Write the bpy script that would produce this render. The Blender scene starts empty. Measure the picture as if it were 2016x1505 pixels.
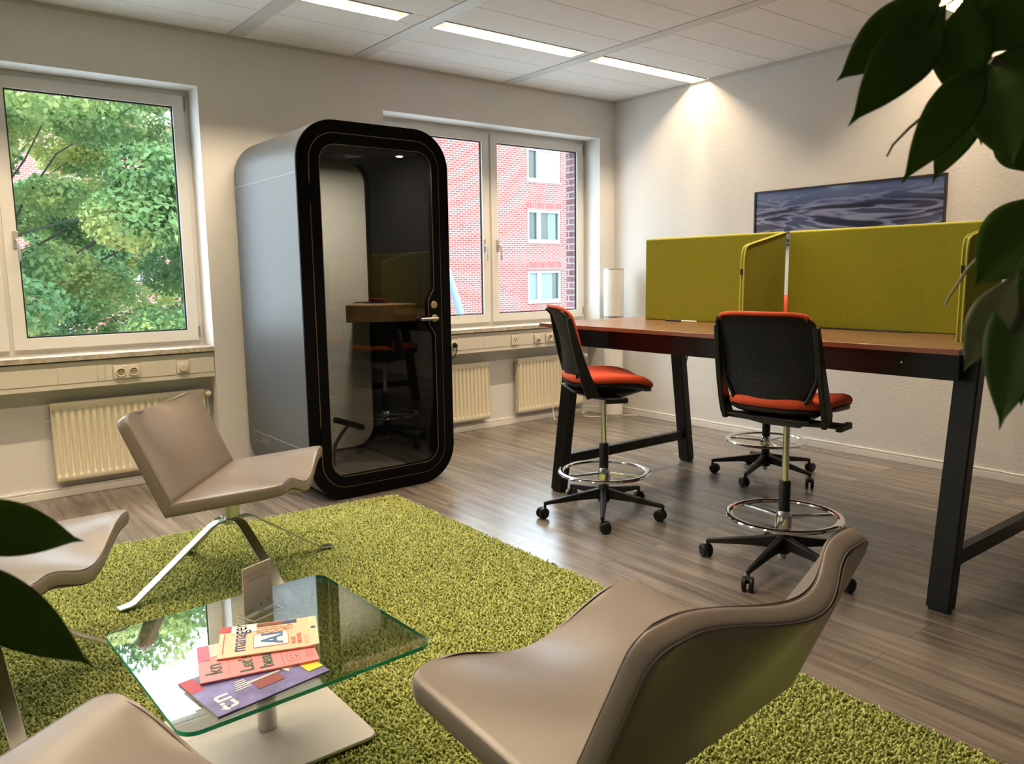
import bpy, bmesh, math, random
import numpy as np
from mathutils import Vector, Matrix
PI = math.pi
sc = bpy.context.scene
COL = sc.collection
random.seed(7)
rng = np.random.default_rng(7)

# ------------------------------------------------------------------ camera
CAM = Vector((0.0, 0.0, 1.34))
YAW, PITCH, ROLL, F = 0.66434144, 0.13790075, -0.01367116, 1547.6
_f = Vector((math.sin(YAW)*math.cos(PITCH), math.cos(YAW)*math.cos(PITCH), -math.sin(PITCH)))
_r = Vector((math.cos(YAW), -math.sin(YAW), 0)); _u = _r.cross(_f)
R_ = math.cos(ROLL)*_r + math.sin(ROLL)*_u
U_ = -math.sin(ROLL)*_r + math.cos(ROLL)*_u
cam = bpy.data.cameras.new('camera'); camo = bpy.data.objects.new('camera', cam); COL.objects.link(camo)
cam.sensor_fit = 'HORIZONTAL'; cam.sensor_width = 36.0; cam.lens = F/2016*36.0
cam.clip_start = 0.05; cam.clip_end = 300
cam.dof.use_dof = True; cam.dof.focus_distance = 3.6; cam.dof.aperture_fstop = 8.0
M = Matrix((R_, U_, -_f)).transposed().to_4x4(); M.translation = CAM
camo.matrix_world = M
sc.camera = camo
def ray(x, y): return _f + R_*((x-1008)/F) + U_*((752.5-y)/F)
def at(x, y, d): return CAM + ray(x, y)*d

# ------------------------------------------------------------------ view / world
sc.view_settings.view_transform = 'Standard'; sc.view_settings.look = 'None'
sc.view_settings.gamma = 1.0; sc.view_settings.exposure = 0.76; sc.view_settings.use_curve_mapping = False
try:
    sc.cycles.use_denoising = True; sc.cycles.max_bounces = 9; sc.cycles.transparent_max_bounces = 16
    sc.cycles.diffuse_bounces = 5; sc.cycles.glossy_bounces = 5; sc.cycles.sample_clamp_indirect = 6.0
    sc.cycles.caustics_reflective = False; sc.cycles.caustics_refractive = False
except Exception: pass
SKY = 6.0
w = bpy.data.worlds.new('overcast_sky'); sc.world = w; w.use_nodes = True
nt = w.node_tree; bg = nt.nodes['Background']
bg.inputs['Strength'].default_value = SKY
tcw = nt.nodes.new('ShaderNodeTexCoord'); sx = nt.nodes.new('ShaderNodeSeparateXYZ'); cr = nt.nodes.new('ShaderNodeValToRGB')
nt.links.new(tcw.outputs['Generated'], sx.inputs[0]); nt.links.new(sx.outputs['Z'], cr.inputs[0]); nt.links.new(cr.outputs[0], bg.inputs['Color'])
cr.color_ramp.elements[0].position = 0.0; cr.color_ramp.elements[0].color = (.62, .70, .78, 1)
cr.color_ramp.elements[1].position = 0.5; cr.color_ramp.elements[1].color = (.74, .87, 1.0, 1)

RX0, RX1, RY0, WY, CH = -4.6, 5.41, -4.2, 5.32, 2.885      # room box
WTOP, SILLT, SILLB = 2.545, 0.885, 0.853
WINS = [(-0.578, 1.656), (2.989, 5.223), (-4.1, -1.9)]  # last entry is an unseen window, added for the light it lets in
def portal(name, x0, x1):
    l = bpy.data.lights.new(name, 'AREA'); l.shape = 'RECTANGLE'; l.size = x1-x0; l.size_y = WTOP-SILLT
    l.cycles.is_portal = True
    o = bpy.data.objects.new(name, l); COL.objects.link(o)
    o.location = ((x0+x1)/2, 5.78, (WTOP+SILLT)/2); o.rotation_euler = (PI/2*-1, 0, 0)   # points to -y
    o['kind'] = 'structure'; return o
for a, b in WINS: portal('window_light', a, b)

LAMP_C = (1.0, .78, .53)
def lamp_area(name, loc, sx_, sy_, power, spread=150, color=LAMP_C, parent=None):
    l = bpy.data.lights.new(name, 'AREA'); l.shape = 'RECTANGLE'; l.size = sx_; l.size_y = sy_
    l.energy = power; l.color = color; l.spread = math.radians(spread)
    o = bpy.data.objects.new(name, l); COL.objects.link(o); o.parent = parent; o.location = loc
    return o
LAMP_W = 27.0

# ------------------------------------------------------------------ materials
MATS = {}
def mat(name, col=(.5, .5, .5), rough=.5, metal=0., bump=None, bscale=100., spec=.5, var=None, coat=0., sheen=0., btype='noise', emis=None):
    if name in MATS: return MATS[name]
    m = bpy.data.materials.new(name); m.use_nodes = True; n = m.node_tree.nodes; L = m.node_tree.links
    b = n['Principled BSDF']; b.inputs['Base Color'].default_value = (*col, 1); b.inputs['Roughness'].default_value = rough
    b.inputs['Metallic'].default_value = metal; b.inputs['Specular IOR Level'].default_value = spec
    if coat: b.inputs['Coat Weight'].default_value = coat; b.inputs['Coat Roughness'].default_value = .1
    if sheen: b.inputs['Sheen Weight'].default_value = sheen
    tc = n.new('ShaderNodeTexCoord')
    if var:
        t = n.new('ShaderNodeTexNoise'); t.inputs['Scale'].default_value = var[0]; t.inputs['Detail'].default_value = 4
        L.new(tc.outputs['Object'], t.inputs['Vector'])
        r = n.new('ShaderNodeValToRGB'); L.new(t.outputs['Fac'], r.inputs[0]); r.color_ramp.elements[0].position = .35; r.color_ramp.elements[1].position = .65
        r.color_ramp.elements[0].color = tuple(c*(1-var[1]) for c in col)+(1,); r.color_ramp.elements[1].color = tuple(min(1, c*(1+var[1])) for c in col)+(1,)
        L.new(r.outputs[0], b.inputs['Base Color'])
    if bump:
        if btype == 'noise':
            t = n.new('ShaderNodeTexNoise'); t.inputs['Scale'].default_value = bscale; t.inputs['Detail'].default_value = 3; o = t.outputs['Fac']
        elif btype == 'voronoi':
            t = n.new('ShaderNodeTexVoronoi'); t.inputs['Scale'].default_value = bscale; o = t.outputs['Distance']
        L.new(tc.outputs['Object'], t.inputs['Vector'])
        bp = n.new('ShaderNodeBump'); bp.inputs['Strength'].default_value = bump; bp.inputs['Distance'].default_value = .002
        L.new(o, bp.inputs['Height']); L.new(bp.outputs[0], b.inputs['Normal'])
    if emis: b.inputs['Emission Color'].default_value = (*emis[0], 1); b.inputs['Emission Strength'].default_value = emis[1]
    MATS[name] = m; return m

def wall_mat():
    m = mat('textured_wallpaper', (.71, .70, .685), .75); n = m.node_tree.nodes; L = m.node_tree.links; b = n['Principled BSDF']
    tc = n.new('ShaderNodeTexCoord'); a = n.new('ShaderNodeTexNoise'); a.inputs['Scale'].default_value = 42; a.inputs['Detail'].default_value = 2.5; a.inputs['Distortion'].default_value = 1.2
    L.new(tc.outputs['Object'], a.inputs['Vector'])
    bp = n.new('ShaderNodeBump'); bp.inputs['Strength'].default_value = .55; bp.inputs['Distance'].default_value = .004
    L.new(a.outputs['Fac'], bp.inputs['Height']); L.new(bp.outputs[0], b.inputs['Normal']); return m
WALL = wall_mat()

def floor_mat():
    m = mat('oak_laminate', (.2, .17, .14), .27, spec=.75); n = m.node_tree.nodes; L = m.node_tree.links; b = n['Principled BSDF']
    tc = n.new('ShaderNodeTexCoord')
    mp = n.new('ShaderNodeMapping'); mp.inputs['Rotation'].default_value = (0, 0, PI/2); L.new(tc.outputs['Object'], mp.inputs['Vector'])
    br = n.new('ShaderNodeTexBrick'); L.new(mp.outputs[0], br.inputs['Vector'])
    br.inputs['Scale'].default_value = 1.0; br.inputs['Brick Width'].default_value = 1.25; br.inputs['Row Height'].default_value = .187
    br.inputs['Mortar Size'].default_value = .0012; br.inputs['Mortar Smooth'].default_value = .3; br.offset = .37
    br.inputs['Color1'].default_value = (.0, .0, .0, 1); br.inputs['Color2'].default_value = (1, 1, 1, 1); br.inputs['Mortar'].default_value = (.5, .5, .5, 1)
    # grain streaks stretched along y, offset per plank
    mp2 = n.new('ShaderNodeMapping'); mp2.inputs['Scale'].default_value = (9, .55, 1); L.new(tc.outputs['Object'], mp2.inputs['Vector'])
    add = n.new('ShaderNodeVectorMath'); add.operation = 'ADD'; L.new(mp2.outputs[0], add.inputs[0])
    sc_ = n.new('ShaderNodeVectorMath'); sc_.operation = 'SCALE'; sc_.inputs['Scale'].default_value = 3.0; L.new(br.outputs['Color'], sc_.inputs[0]); L.new(sc_.outputs[0], add.inputs[1])
    g = n.new('ShaderNodeTexNoise'); g.inputs['Scale'].default_value = 2.2; g.inputs['Detail'].default_value = 9; g.inputs['Roughness'].default_value = .68; g.inputs['Distortion'].default_value = .5
    L.new(add.outputs[0], g.inputs['Vector'])
    r = n.new('ShaderNodeValToRGB'); L.new(g.outputs['Fac'], r.inputs[0]); e = r.color_ramp.elements
    e[0].position = .30; e[0].color = (.080, .067, .057, 1); e[1].position = .70; e[1].color = (.30, .265, .23, 1)
    x = e.new(.48); x.color = (.17, .145, .123, 1)
    mx = n.new('ShaderNodeMixRGB'); mx.blend_type = 'MULTIPLY'; mx.inputs[0].default_value = .45; L.new(r.outputs[0], mx.inputs[1])
    r2 = n.new('ShaderNodeValToRGB'); L.new(br.outputs['Color'], r2.inputs[0]); r2.color_ramp.elements[0].color = (.62, .6, .58, 1); r2.color_ramp.elements[1].color = (1.15, 1.12, 1.1, 1)
    L.new(r2.outputs[0], mx.inputs[2])
    mx2 = n.new('ShaderNodeMixRGB'); mx2.blend_type = 'MIX'; L.new(br.outputs['Fac'], mx2.inputs[0]); L.new(mx.outputs[0], mx2.inputs[1]); mx2.inputs[2].default_value = (.05, .04, .032, 1)
    L.new(mx2.outputs[0], b.inputs['Base Color'])
    bp = n.new('ShaderNodeBump'); bp.inputs['Strength'].default_value = .25; bp.inputs['Distance'].default_value = .002; L.new(g.outputs['Fac'], bp.inputs['Height']); L.new(bp.outputs[0], b.inputs['Normal'])
    return m

def brick_mat(name, c1, c2, mortar, sx_=1.0, w_=.25, h_=.08, ms=.012, axis='x'):
    m = mat(name, (.5, .3, .25), .9); n = m.node_tree.nodes; L = m.node_tree.links; b = n['Principled BSDF']
    tc = n.new('ShaderNodeTexCoord'); s = n.new('ShaderNodeSeparateXYZ'); c = n.new('ShaderNodeCombineXYZ')
    L.new(tc.outputs['Object'], s.inputs[0]); L.new(s.outputs['X' if axis == 'x' else 'Y'], c.inputs[0]); L.new(s.outputs['Z'], c.inputs[1])
    br = n.new('ShaderNodeTexBrick'); L.new(c.outputs[0], br.inputs['Vector']); br.inputs['Scale'].default_value = sx_
    br.inputs['Brick Width'].default_value = w_; br.inputs['Row Height'].default_value = h_; br.inputs['Mortar Size'].default_value = ms
    br.inputs['Color1'].default_value = (*c1, 1); br.inputs['Color2'].default_value = (*c2, 1); br.inputs['Mortar'].default_value = (*mortar, 1)
    L.new(br.outputs['Color'], b.inputs['Base Color']); return m

def thin_glass(name, tint=(.96, .98, .97), refl=1.0, base=.0):
    m = bpy.data.materials.new(name); m.use_nodes = True; n = m.node_tree.nodes; L = m.node_tree.links
    for x in list(n):
        if x.type == 'BSDF_PRINCIPLED': n.remove(x)
    out = [x for x in n if x.type == 'OUTPUT_MATERIAL'][0]
    t = n.new('ShaderNodeBsdfTransparent'); t.inputs[0].default_value = (*tint, 1)
    g = n.new('ShaderNodeBsdfGlossy'); g.inputs['Roughness'].default_value = 0.0
    fr = n.new('ShaderNodeFresnel'); ge = n.new('ShaderNodeNewGeometry'); io = n.new('ShaderNodeMapRange'); L.new(ge.outputs['Backfacing'], io.inputs[0]); io.inputs[3].default_value = 1.5; io.inputs[4].default_value = 1/1.5; L.new(io.outputs[0], fr.inputs[0])
    mm = n.new('ShaderNodeMath'); mm.operation = 'MULTIPLY_ADD'; L.new(fr.outputs[0], mm.inputs[0]); mm.inputs[1].default_value = refl; mm.inputs[2].default_value = base; mm.use_clamp = True
    mx = n.new('ShaderNodeMixShader'); L.new(mm.outputs[0], mx.inputs[0]); L.new(t.outputs[0], mx.inputs[1]); L.new(g.outputs[0], mx.inputs[2]); L.new(mx.outputs[0], out.inputs[0])
    MATS[name] = m; return m

FLOOR = floor_mat()
WHITEP = mat('white_window_frame', (.74, .73, .70), .35)
WHITET = mat('white_trim', (.78, .77, .74), .4)
SILLM = mat('beige_stone_sill', (.52, .46, .37), .4, var=(30, .25))
CEILM = mat('ceiling_tile', (.82, .82, .82), .9, bump=.3, bscale=300)
GRID = mat('ceiling_grid_metal', (.62, .63, .63), .5)
CREAM = mat('cream_radiator_enamel', (.74, .69, .53), .4)
CREAMP = mat('cream_plastic', (.72, .67, .54), .45)
TRUNK = mat('cable_trunking_plastic', (.70, .66, .57), .5)
DARK = mat('dark_hole', (.01, .01, .01), .8)
GASK = mat('black_gasket', (.008, .008, .008), .6)
BLACK = mat('black_powder_coat', (.006, .006, .0065), .40, spec=.35)
BLACKP = mat('black_plastic', (.007, .007, .0075), .45, spec=.35)
MESHB = mat('black_mesh_back', (.005, .005, .0055), .6, spec=.3, bump=1.0, bscale=160, btype='voronoi')
CHROME = mat('chrome', (.75, .75, .75), .10, 1.0)
STEEL = mat('brushed_steel', (.55, .54, .52), .28, 1.0)
LEATHER = mat('taupe_leather', (.215, .182, .158), .31, spec=.65, bump=.12, bscale=420, var=(3, .04))
SEAM = mat('leather_seam', (.17, .143, .122), .5)
ORANGE = mat('orange_fabric', (.62, .060, .008), .75, bump=.5, bscale=700, sheen=.1)
GREENF = mat('green_screen_fabric', (.26, .255, .008), .9, bump=.6, bscale=500, var=(70, .06))
GREENE = mat('green_screen_piping', (.52, .50, .07), .7)
WOODD = mat('walnut_desk_laminate', (.20, .105, .055), .30, var=(8, .15))
WOODE = mat('desk_edge_laminate', (.22, .075, .04), .4)
PODG = mat('pod_grey_shell', (.095, .108, .122), .45)
PODB = mat('pod_black', (.0025, .0025, .003), .6, spec=.06)
BRONZE = mat('bronze_trim', (.30, .22, .14), .4, .7)
FELT = mat('light_grey_felt', (.80, .78, .72), .9, bump=.8, bscale=120)
DFELT = mat('dark_grey_felt', (.010, .010, .011), .95, spec=.1)
POAK = mat('oak_shelf_wood', (.24, .14, .065), .45, var=(12, .2))
GLASSW = thin_glass('window_glass', (.97, .99, .98), .6)
GLASSD = thin_glass('tinted_door_glass', (.76, .76, .74), .9, .02)
GLASST = thin_glass('table_glass', (.93, .97, .95), 3.4, .10)
GLEDGE = mat('green_glass_edge', (.02, .62, .38), .15, spec=.5)
GLEDGE.node_tree.nodes['Principled BSDF'].inputs['Transmission Weight'].default_value = .4
ACRY = thin_glass('clear_acrylic', (.97, .975, .975), .8)
LEAFM = mat('dark_green_leaf', (.055, .115, .010), .55, spec=.25, var=(6, .2))
LEAFL = mat('pale_backlit_leaf', (.22, .24, .13), .4, var=(6, .2))  # paler base colour carries the backlight on these leaves
for mm_ in (LEAFM, LEAFL): mm_.node_tree.nodes['Principled BSDF'].inputs['Transmission Weight'].default_value = 0.0
STEM = mat('olive_stem', (.14, .12, .06), .6)
SOIL = mat('potting_soil', (.03, .02, .012), .95)
POTM = mat('white_ceramic_pot', (.6, .6, .58), .35)

# ------------------------------------------------------------------ mesh helpers
class MB:
    def __init__(s): s.v = []; s.f = []
    def add(s, vs, fs, xf=None):
        k = len(s.v)
        s.v += [tuple(xf @ Vector(v)) if xf else tuple(v) for v in vs]
        s.f += [tuple(i+k for i in f) for f in fs]; return s
    def box(s, x0, x1, y0, y1, z0, z1, xf=None):
        vs = [(x, y, z) for z in (z0, z1) for y in (y0, y1) for x in (x0, x1)]
        return s.add(vs, [(0, 2, 3, 1), (4, 5, 7, 6), (0, 1, 5, 4), (2, 6, 7, 3), (0, 4, 6, 2), (1, 3, 7, 5)], xf)
    def bar(s, a, b, w, h, up=(0, 0, 1), w2=None, h2=None):
        a, b = Vector(a), Vector(b); d = (b-a).normalized(); up = Vector(up)
        sd = d.cross(up).normalized(); u2 = sd.cross(d); vs = []
        for p, ww, hh in ((a, w, h), (b, w2 or w, h2 or h)):
            for i, j in ((-1, -1), (1, -1), (1, 1), (-1, 1)): vs.append(p+sd*ww/2*i+u2*hh/2*j)
        return s.add(vs, [(3, 2, 1, 0), (4, 5, 6, 7), (0, 1, 5, 4), (1, 2, 6, 5), (2, 3, 7, 6), (3, 0, 4, 7)])
    def lathe(s, prof, n=32, c=(0, 0), xf=None):
        vs = []; fs = []
        for r, z in prof:
            for i in range(n):
                a = 2*PI*i/n; vs.append((c[0]+max(r, 1e-4)*math.cos(a), c[1]+max(r, 1e-4)*math.sin(a), z))
        for j in range(len(prof)-1):
            for i in range(n):
                k = (i+1) % n; fs.append((j*n+i, j*n+k, (j+1)*n+k, (j+1)*n+i))
        fs.append(tuple(range(n-1, -1, -1))); fs.append(tuple((len(prof)-1)*n+i for i in range(n)))
        return s.add(vs, fs, xf)
    def cyl(s, a, b, r, n=20, r2=None):
        a, b = Vector(a), Vector(b); d = b-a; q = d.to_track_quat('Z', 'Y').to_matrix().to_4x4(); q.translation = a
        return s.lathe([(r, 0), (r if r2 is None else r2, d.length)], n, xf=q)
    def tube(s, pts, r, n=10, radii=None):
        pts = [Vector(p) for p in pts]; vs = []; fs = []; prev = None
        for i, p in enumerate(pts):
            t = (pts[min(i+1, len(pts)-1)]-pts[max(i-1, 0)]).normalized()
            if prev is None: prev = t.orthogonal().normalized()
            prev = (prev-t*prev.dot(t)).normalized(); bn = t.cross(prev); rr = radii[i] if radii else r
            for k in range(n): a = 2*PI*k/n; vs.append(p+(prev*math.cos(a)+bn*math.sin(a))*rr)
        for i in range(len(pts)-1):
            for k in range(n): k2 = (k+1) % n; fs.append((i*n+k, i*n+k2, (i+1)*n+k2, (i+1)*n+k))
        fs.append(tuple(range(n-1, -1, -1))); fs.append(tuple((len(pts)-1)*n+k for k in range(n)))
        return s.add(vs, fs)
    def torus(s, R, r, z, n=48, m=10, c=(0, 0), sy=1.0, sz=1.0):
        vs = []; fs = []
        for i in range(n):
            a = 2*PI*i/n
            for j in range(m):
                b = 2*PI*j/m; rr = R+r*math.cos(b)*sy; vs.append((c[0]+rr*math.cos(a), c[1]+rr*math.sin(a), z+r*math.sin(b)*sz))
        for i in range(n):
            for j in range(m): i2 = (i+1) % n; j2 = (j+1) % m; fs.append((i*m+j, i2*m+j, i2*m+j2, i*m+j2))
        return s.add(vs, fs)
    def prism(s, poly, lo, hi, axis='z', xf=None):
        n = len(poly)
        def P(a, b, h): return {'z': (a, b, h), 'y': (a, h, b), 'x': (h, a, b)}[axis]
        vs = [P(a, b, lo) for a, b in poly]+[P(a, b, hi) for a, b in poly]
        fs = [tuple(range(n-1, -1, -1)), tuple(range(n, 2*n))]+[(i, (i+1) % n, n+(i+1) % n, n+i) for i in range(n)]
        return s.add(vs, fs, xf)
    def ring(s, o, i_, lo, hi, axis='y'):
        n = len(o)
        def P(p, h): return {'z': (p[0], p[1], h), 'y': (p[0], h, p[1]), 'x': (h, p[0], p[1])}[axis]
        vs = [P(p, lo) for p in o]+[P(p, lo) for p in i_]+[P(p, hi) for p in o]+[P(p, hi) for p in i_]; fs = []
        for k in range(n):
            q = (k+1) % n
            fs += [(k, n+k, n+q, q), (2*n+k, 2*n+q, 3*n+q, 3*n+k), (k, q, 2*n+q, 2*n+k), (n+k, 3*n+k, 3*n+q, n+q)]
        return s.add(vs, fs)
    def grid(s, nu, nv, fn, closed_v=False):
        k = [fn(i/(nu-1), j/(nv-1)) for i in range(nu) for j in range(nv)]
        return s.add(k, [(i*nv+j, (i+1)*nv+j, (i+1)*nv+j+1, i*nv+j+1) for i in range(nu-1) for j in range(nv-1)])
    def sheet(s, nu, nv, top, bot):
        T = [top(i/(nu-1), j/(nv-1)) for i in range(nu) for j in range(nv)]; B = [bot(i/(nu-1), j/(nv-1)) for i in range(nu) for j in range(nv)]
        N = nu*nv; fs = []
        for i in range(nu-1):
            for j in range(nv-1):
                a, b, c, d = i*nv+j, (i+1)*nv+j, (i+1)*nv+j+1, i*nv+j+1
                fs += [(a, b, c, d), (N+d, N+c, N+b, N+a)]
        for i in range(nu-1):
            fs += [(i*nv, N+i*nv, N+(i+1)*nv, (i+1)*nv), ((i+1)*nv+nv-1, N+(i+1)*nv+nv-1, N+i*nv+nv-1, i*nv+nv-1)]
        for j in range(nv-1):
            fs += [(j+1, N+j+1, N+j, j), ((nu-1)*nv+j, N+(nu-1)*nv+j, N+(nu-1)*nv+j+1, (nu-1)*nv+j+1)]
        return s.add(T+B, fs)
    def build(s, name, m, parent=None, bevel=0., smooth=False, seg=2, angle=35, world=False, mats=None, recalc=True):
        me = bpy.data.meshes.new(name); off = Vector(parent.location) if (parent and world) else Vector((0, 0, 0))
        if parent and world and parent.parent: off = off+Vector(parent.parent.location)
        me.from_pydata([tuple(Vector(v)-off) for v in s.v], [], s.f); me.update()
        if recalc:
            bm = bmesh.new(); bm.from_mesh(me); bmesh.ops.recalc_face_normals(bm, faces=bm.faces); bm.to_mesh(me); bm.free()
        o = bpy.data.objects.new(name, me); COL.objects.link(o); o.parent = parent
        me.materials.append(m)
        for x in mats or []: me.materials.append(x)
        if smooth or bevel: me.shade_smooth(); me.set_sharp_from_angle(angle=math.radians(angle))
        if bevel:
            b = o.modifiers.new('bevel', 'BEVEL'); b.width = bevel; b.segments = seg; b.limit_method = 'ANGLE'; b.angle_limit = math.radians(angle); b.harden_normals = False
        return o
def thing(name, label, cat, loc=(0, 0, 0), rotz=0., group=None):
    o = bpy.data.objects.new(name, None); COL.objects.link(o); o.location = loc; o.rotation_euler = (0, 0, rotz); o.empty_display_size = .1
    o['label'] = label; o['category'] = cat
    if group: o['group'] = group
    return o
def tag(o, label, cat, group=None, kind=None):
    o['label'] = label; o['category'] = cat
    if group: o['group'] = group
    if kind: o['kind'] = kind
    return o
def struct(o): o['kind'] = 'structure'; return o
def copy_tree(o, parent=None):
    c = o.copy(); COL.objects.link(c); c.parent = parent
    for ch in [x for x in bpy.data.objects if x.parent == o]: copy_tree(ch, c)
    return c
def rrect(x0, x1, z0, z1, r, n=8):
    P = []
    for cx, cz, a0 in ((x1-r, z1-r, 0), (x0+r, z1-r, 90), (x0+r, z0+r, 180), (x1-r, z0+r, 270)):
        for k in range(n+1): a = math.radians(a0+90*k/n); P.append((cx+r*math.cos(a), cz+r*math.sin(a)))
    return P
def text(body, size, loc, rot, m, name, parent, off=0.0, bold=0.0, squash=1.0):
    c = bpy.data.curves.new(name, 'FONT'); c.body = body; c.size = size; c.offset = bold; c.extrude = 0.0
    to = bpy.data.objects.new(name, c); COL.objects.link(to)
    dg = bpy.context.evaluated_depsgraph_get(); me = bpy.data.meshes.new_from_object(to.evaluated_get(dg))
    bpy.data.objects.remove(to)
    me.materials.clear(); me.materials.append(m)
    o = bpy.data.objects.new(name, me); COL.objects.link(o); o.parent = parent; o.location = loc; o.rotation_euler = rot; o.scale = (squash, 1, 1)
    return o

# ================================================================== room shell
def wall_window():
    b = MB(); Y0, Y1 = WY, 5.60
    xs = sorted(WINS); cuts = [RX0]+[v for w_ in xs for v in w_]+[RX1]
    for i in range(0, len(cuts), 2): b.box(cuts[i], cuts[i+1], Y0, Y1, 0, CH)
    for x0, x1 in xs:
        b.box(x0, x1, Y0, Y1, WTOP, CH)              # lintel
        b.box(x0, x1, 5.47, Y1, 0, SILLB)            # recessed spandrel
    return struct(b.build('wall_back', WALL))
wall_window()
REVB = brick_mat('dark_outer_brick', (.12, .05, .055), (.20, .10, .12), (.30, .27, .27), 1.0, .20, .062, .006, 'y')
b = MB()
xs = sorted(WINS); cuts = [RX0-.1]+[v for w_ in xs for v in w_]+[RX1+.3]
for i in range(0, len(cuts), 2): b.box(cuts[i]+(.045 if i else 0), cuts[i+1]-.045, 5.605, 5.83, -3.6, CH+.3)
for x0, x1 in xs: b.box(x0-.045, x1+.045, 5.605, 5.83, WTOP, CH+.3); b.box(x0-.045, x1+.045, 5.605, 5.83, -3.6, SILLB-.05)
struct(b.build('wall_outer', REVB))
b = MB()
for x0, x1 in xs: b.box(x0-.045, x1+.045, 5.60, 5.86, SILLB-.049, SILLB-.03)
struct(b.build('trim_4', WHITET))
struct(MB().box(RX1, RX1+.2, RY0-.2, 5.60, 0, CH).build('wall_right', WALL))
struct(MB().box(RX1-.014, RX1, RY0, 1.876, 0, CH-.001).build('trim_1', WALL))
struct(MB().box(RX0-.2, RX0, RY0-.2, 5.60, 0, CH).build('wall_left', WALL))
struct(MB().box(RX0, RX1, RY0-.2, RY0, 0, CH).build('wall_front', WALL))
struct(MB().box(RX0-.2, RX1+.2, RY0-.2, 5.60, -.1, 0).build('floor', FLOOR))

# baseboards with a groove
def baseboard(name, pts):
    b = MB()
    for (x0, y0), (x1, y1), nrm in pts:
        for (z0, z1, t) in ((0.0, .044, .016), (.044, .048, .010), (.048, .060, .014)):
            ax, ay = x0, y0; bx, by = x1+nrm[0]*t, y1+nrm[1]*t
            b.box(min(ax, bx), max(ax, bx), min(ay, by), max(ay, by), z0, z1)
    return struct(b.build(name, WHITET, bevel=.002))
seg = []
cuts = [RX0]+[v for w_ in xs for v in w_]+[RX1]
for i in range(0, len(cuts), 2): seg.append(((cuts[i], WY), (cuts[i+1], WY), (0, -1)))
for x0, x1 in xs:
    seg.append(((x0, 5.47), (x1, 5.47), (0, -1)))
    seg.append(((x1, WY), (x1, 5.47), (-1, 0))); seg.append(((x0, WY), (x0, 5.47), (1, 0)))
baseboard('baseboard_back', seg)
baseboard('baseboard_right', [((RX1, 1.876), (RX1, WY-.016), (-1, 0)), ((RX1-.014, RY0), (RX1-.014, 1.876), (-1, 0))])
baseboard('baseboard_left', [((RX0, RY0), (RX0, WY-.016), (1, 0))])

# sills
for x0, x1 in WINS:
    struct(MB().box(x0+.002, x1-.002, WY-.012, 5.53, SILLB, SILLT).build('trim_2', SILLM, bevel=.003))

# ceiling : tiles as geometry with gaps, bands, edge angle
FIXT_Y = [4.34, 2.23]
bandx = [RX0, -3.55, -2.14, -.82, .50, 1.86, 2.74, 4.10]           # left edges of the flat metal bands
def ceiling():
    b = MB()
    # rows in y: pitch .31; fixture slots .16 wide
    rows = []; y = WY
    fix = [(c-.09, c+.09) for c in FIXT_Y]
    y = WY
    for lo, hi in fix:
        n = max(1, round((y-hi)/.31)); h = (y-hi)/n
        rows += [(y-(k+1)*h, y-k*h, 0) for k in range(n)]; rows.append((lo, hi, 1)); y = lo
    n = max(1, round((y-RY0)/.31)); h = (y-RY0)/n; rows += [(y-(k+1)*h, y-k*h, 0) for k in range(n)]
    cells = []
    for i, x in enumerate(bandx): cells.append((x+(.10 if i else .0), bandx[i+1] if i+1 < len(bandx) else RX1))
    g = .0022
    for x0, x1 in cells:
        for y0, y1, isf in rows:
            if isf:
                fx0, fx1 = fixture_span(x0, x1)
                if fx0 > x0+.01: b.box(x0+g, fx0-g, y0+g, y1-g, CH, CH+.02)
                if fx1 < x1-.01: b.box(fx1+g, x1-g, y0+g, y1-g, CH, CH+.02)
            else: b.box(x0+g, x1-g, y0+g, y1-g, CH, CH+.02)
    return struct(b.build('ceiling', CEILM, bevel=.0015, seg=1))
def fixture_span(x0, x1):
    w_ = min(1.2, x1-x0-.02)
    if abs(x0-1.96) < .02: return (x0+.01, x0+.65)
    if abs(x0-4.20) < .02: return (x0+.005, RX1-.01)
    return (x0+.005, x0+.005+w_)
ceiling()
b = MB()
for x in bandx[1:]: b.box(x, x+.10, RY0, WY, CH-.004, CH+.02)
struct(b.build('trim_5', GRID))
struct(MB().box(RX0-.2, RX1+.2, RY0-.2, 5.60, CH+.14, CH+.2).build('ceiling_slab', DARK))
b = MB(); b.box(RX0, RX1, WY-.02, WY, CH-.006, CH-.002); b.box(RX1-.02, RX1-.0141, RY0, WY, CH-.006, CH-.002)
b.box(RX0, RX1, WY-.003, WY, CH-.022, CH-.002); b.box(RX1-.0172, RX1-.0141, RY0, 1.87, CH-.022, CH-.002); b.box(RX1-.003, RX1, 1.88, WY, CH-.022, CH-.002)
struct(b.build('trim_3', mat('ceiling_edge_angle', (.60, .58, .53), .5)))

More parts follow.
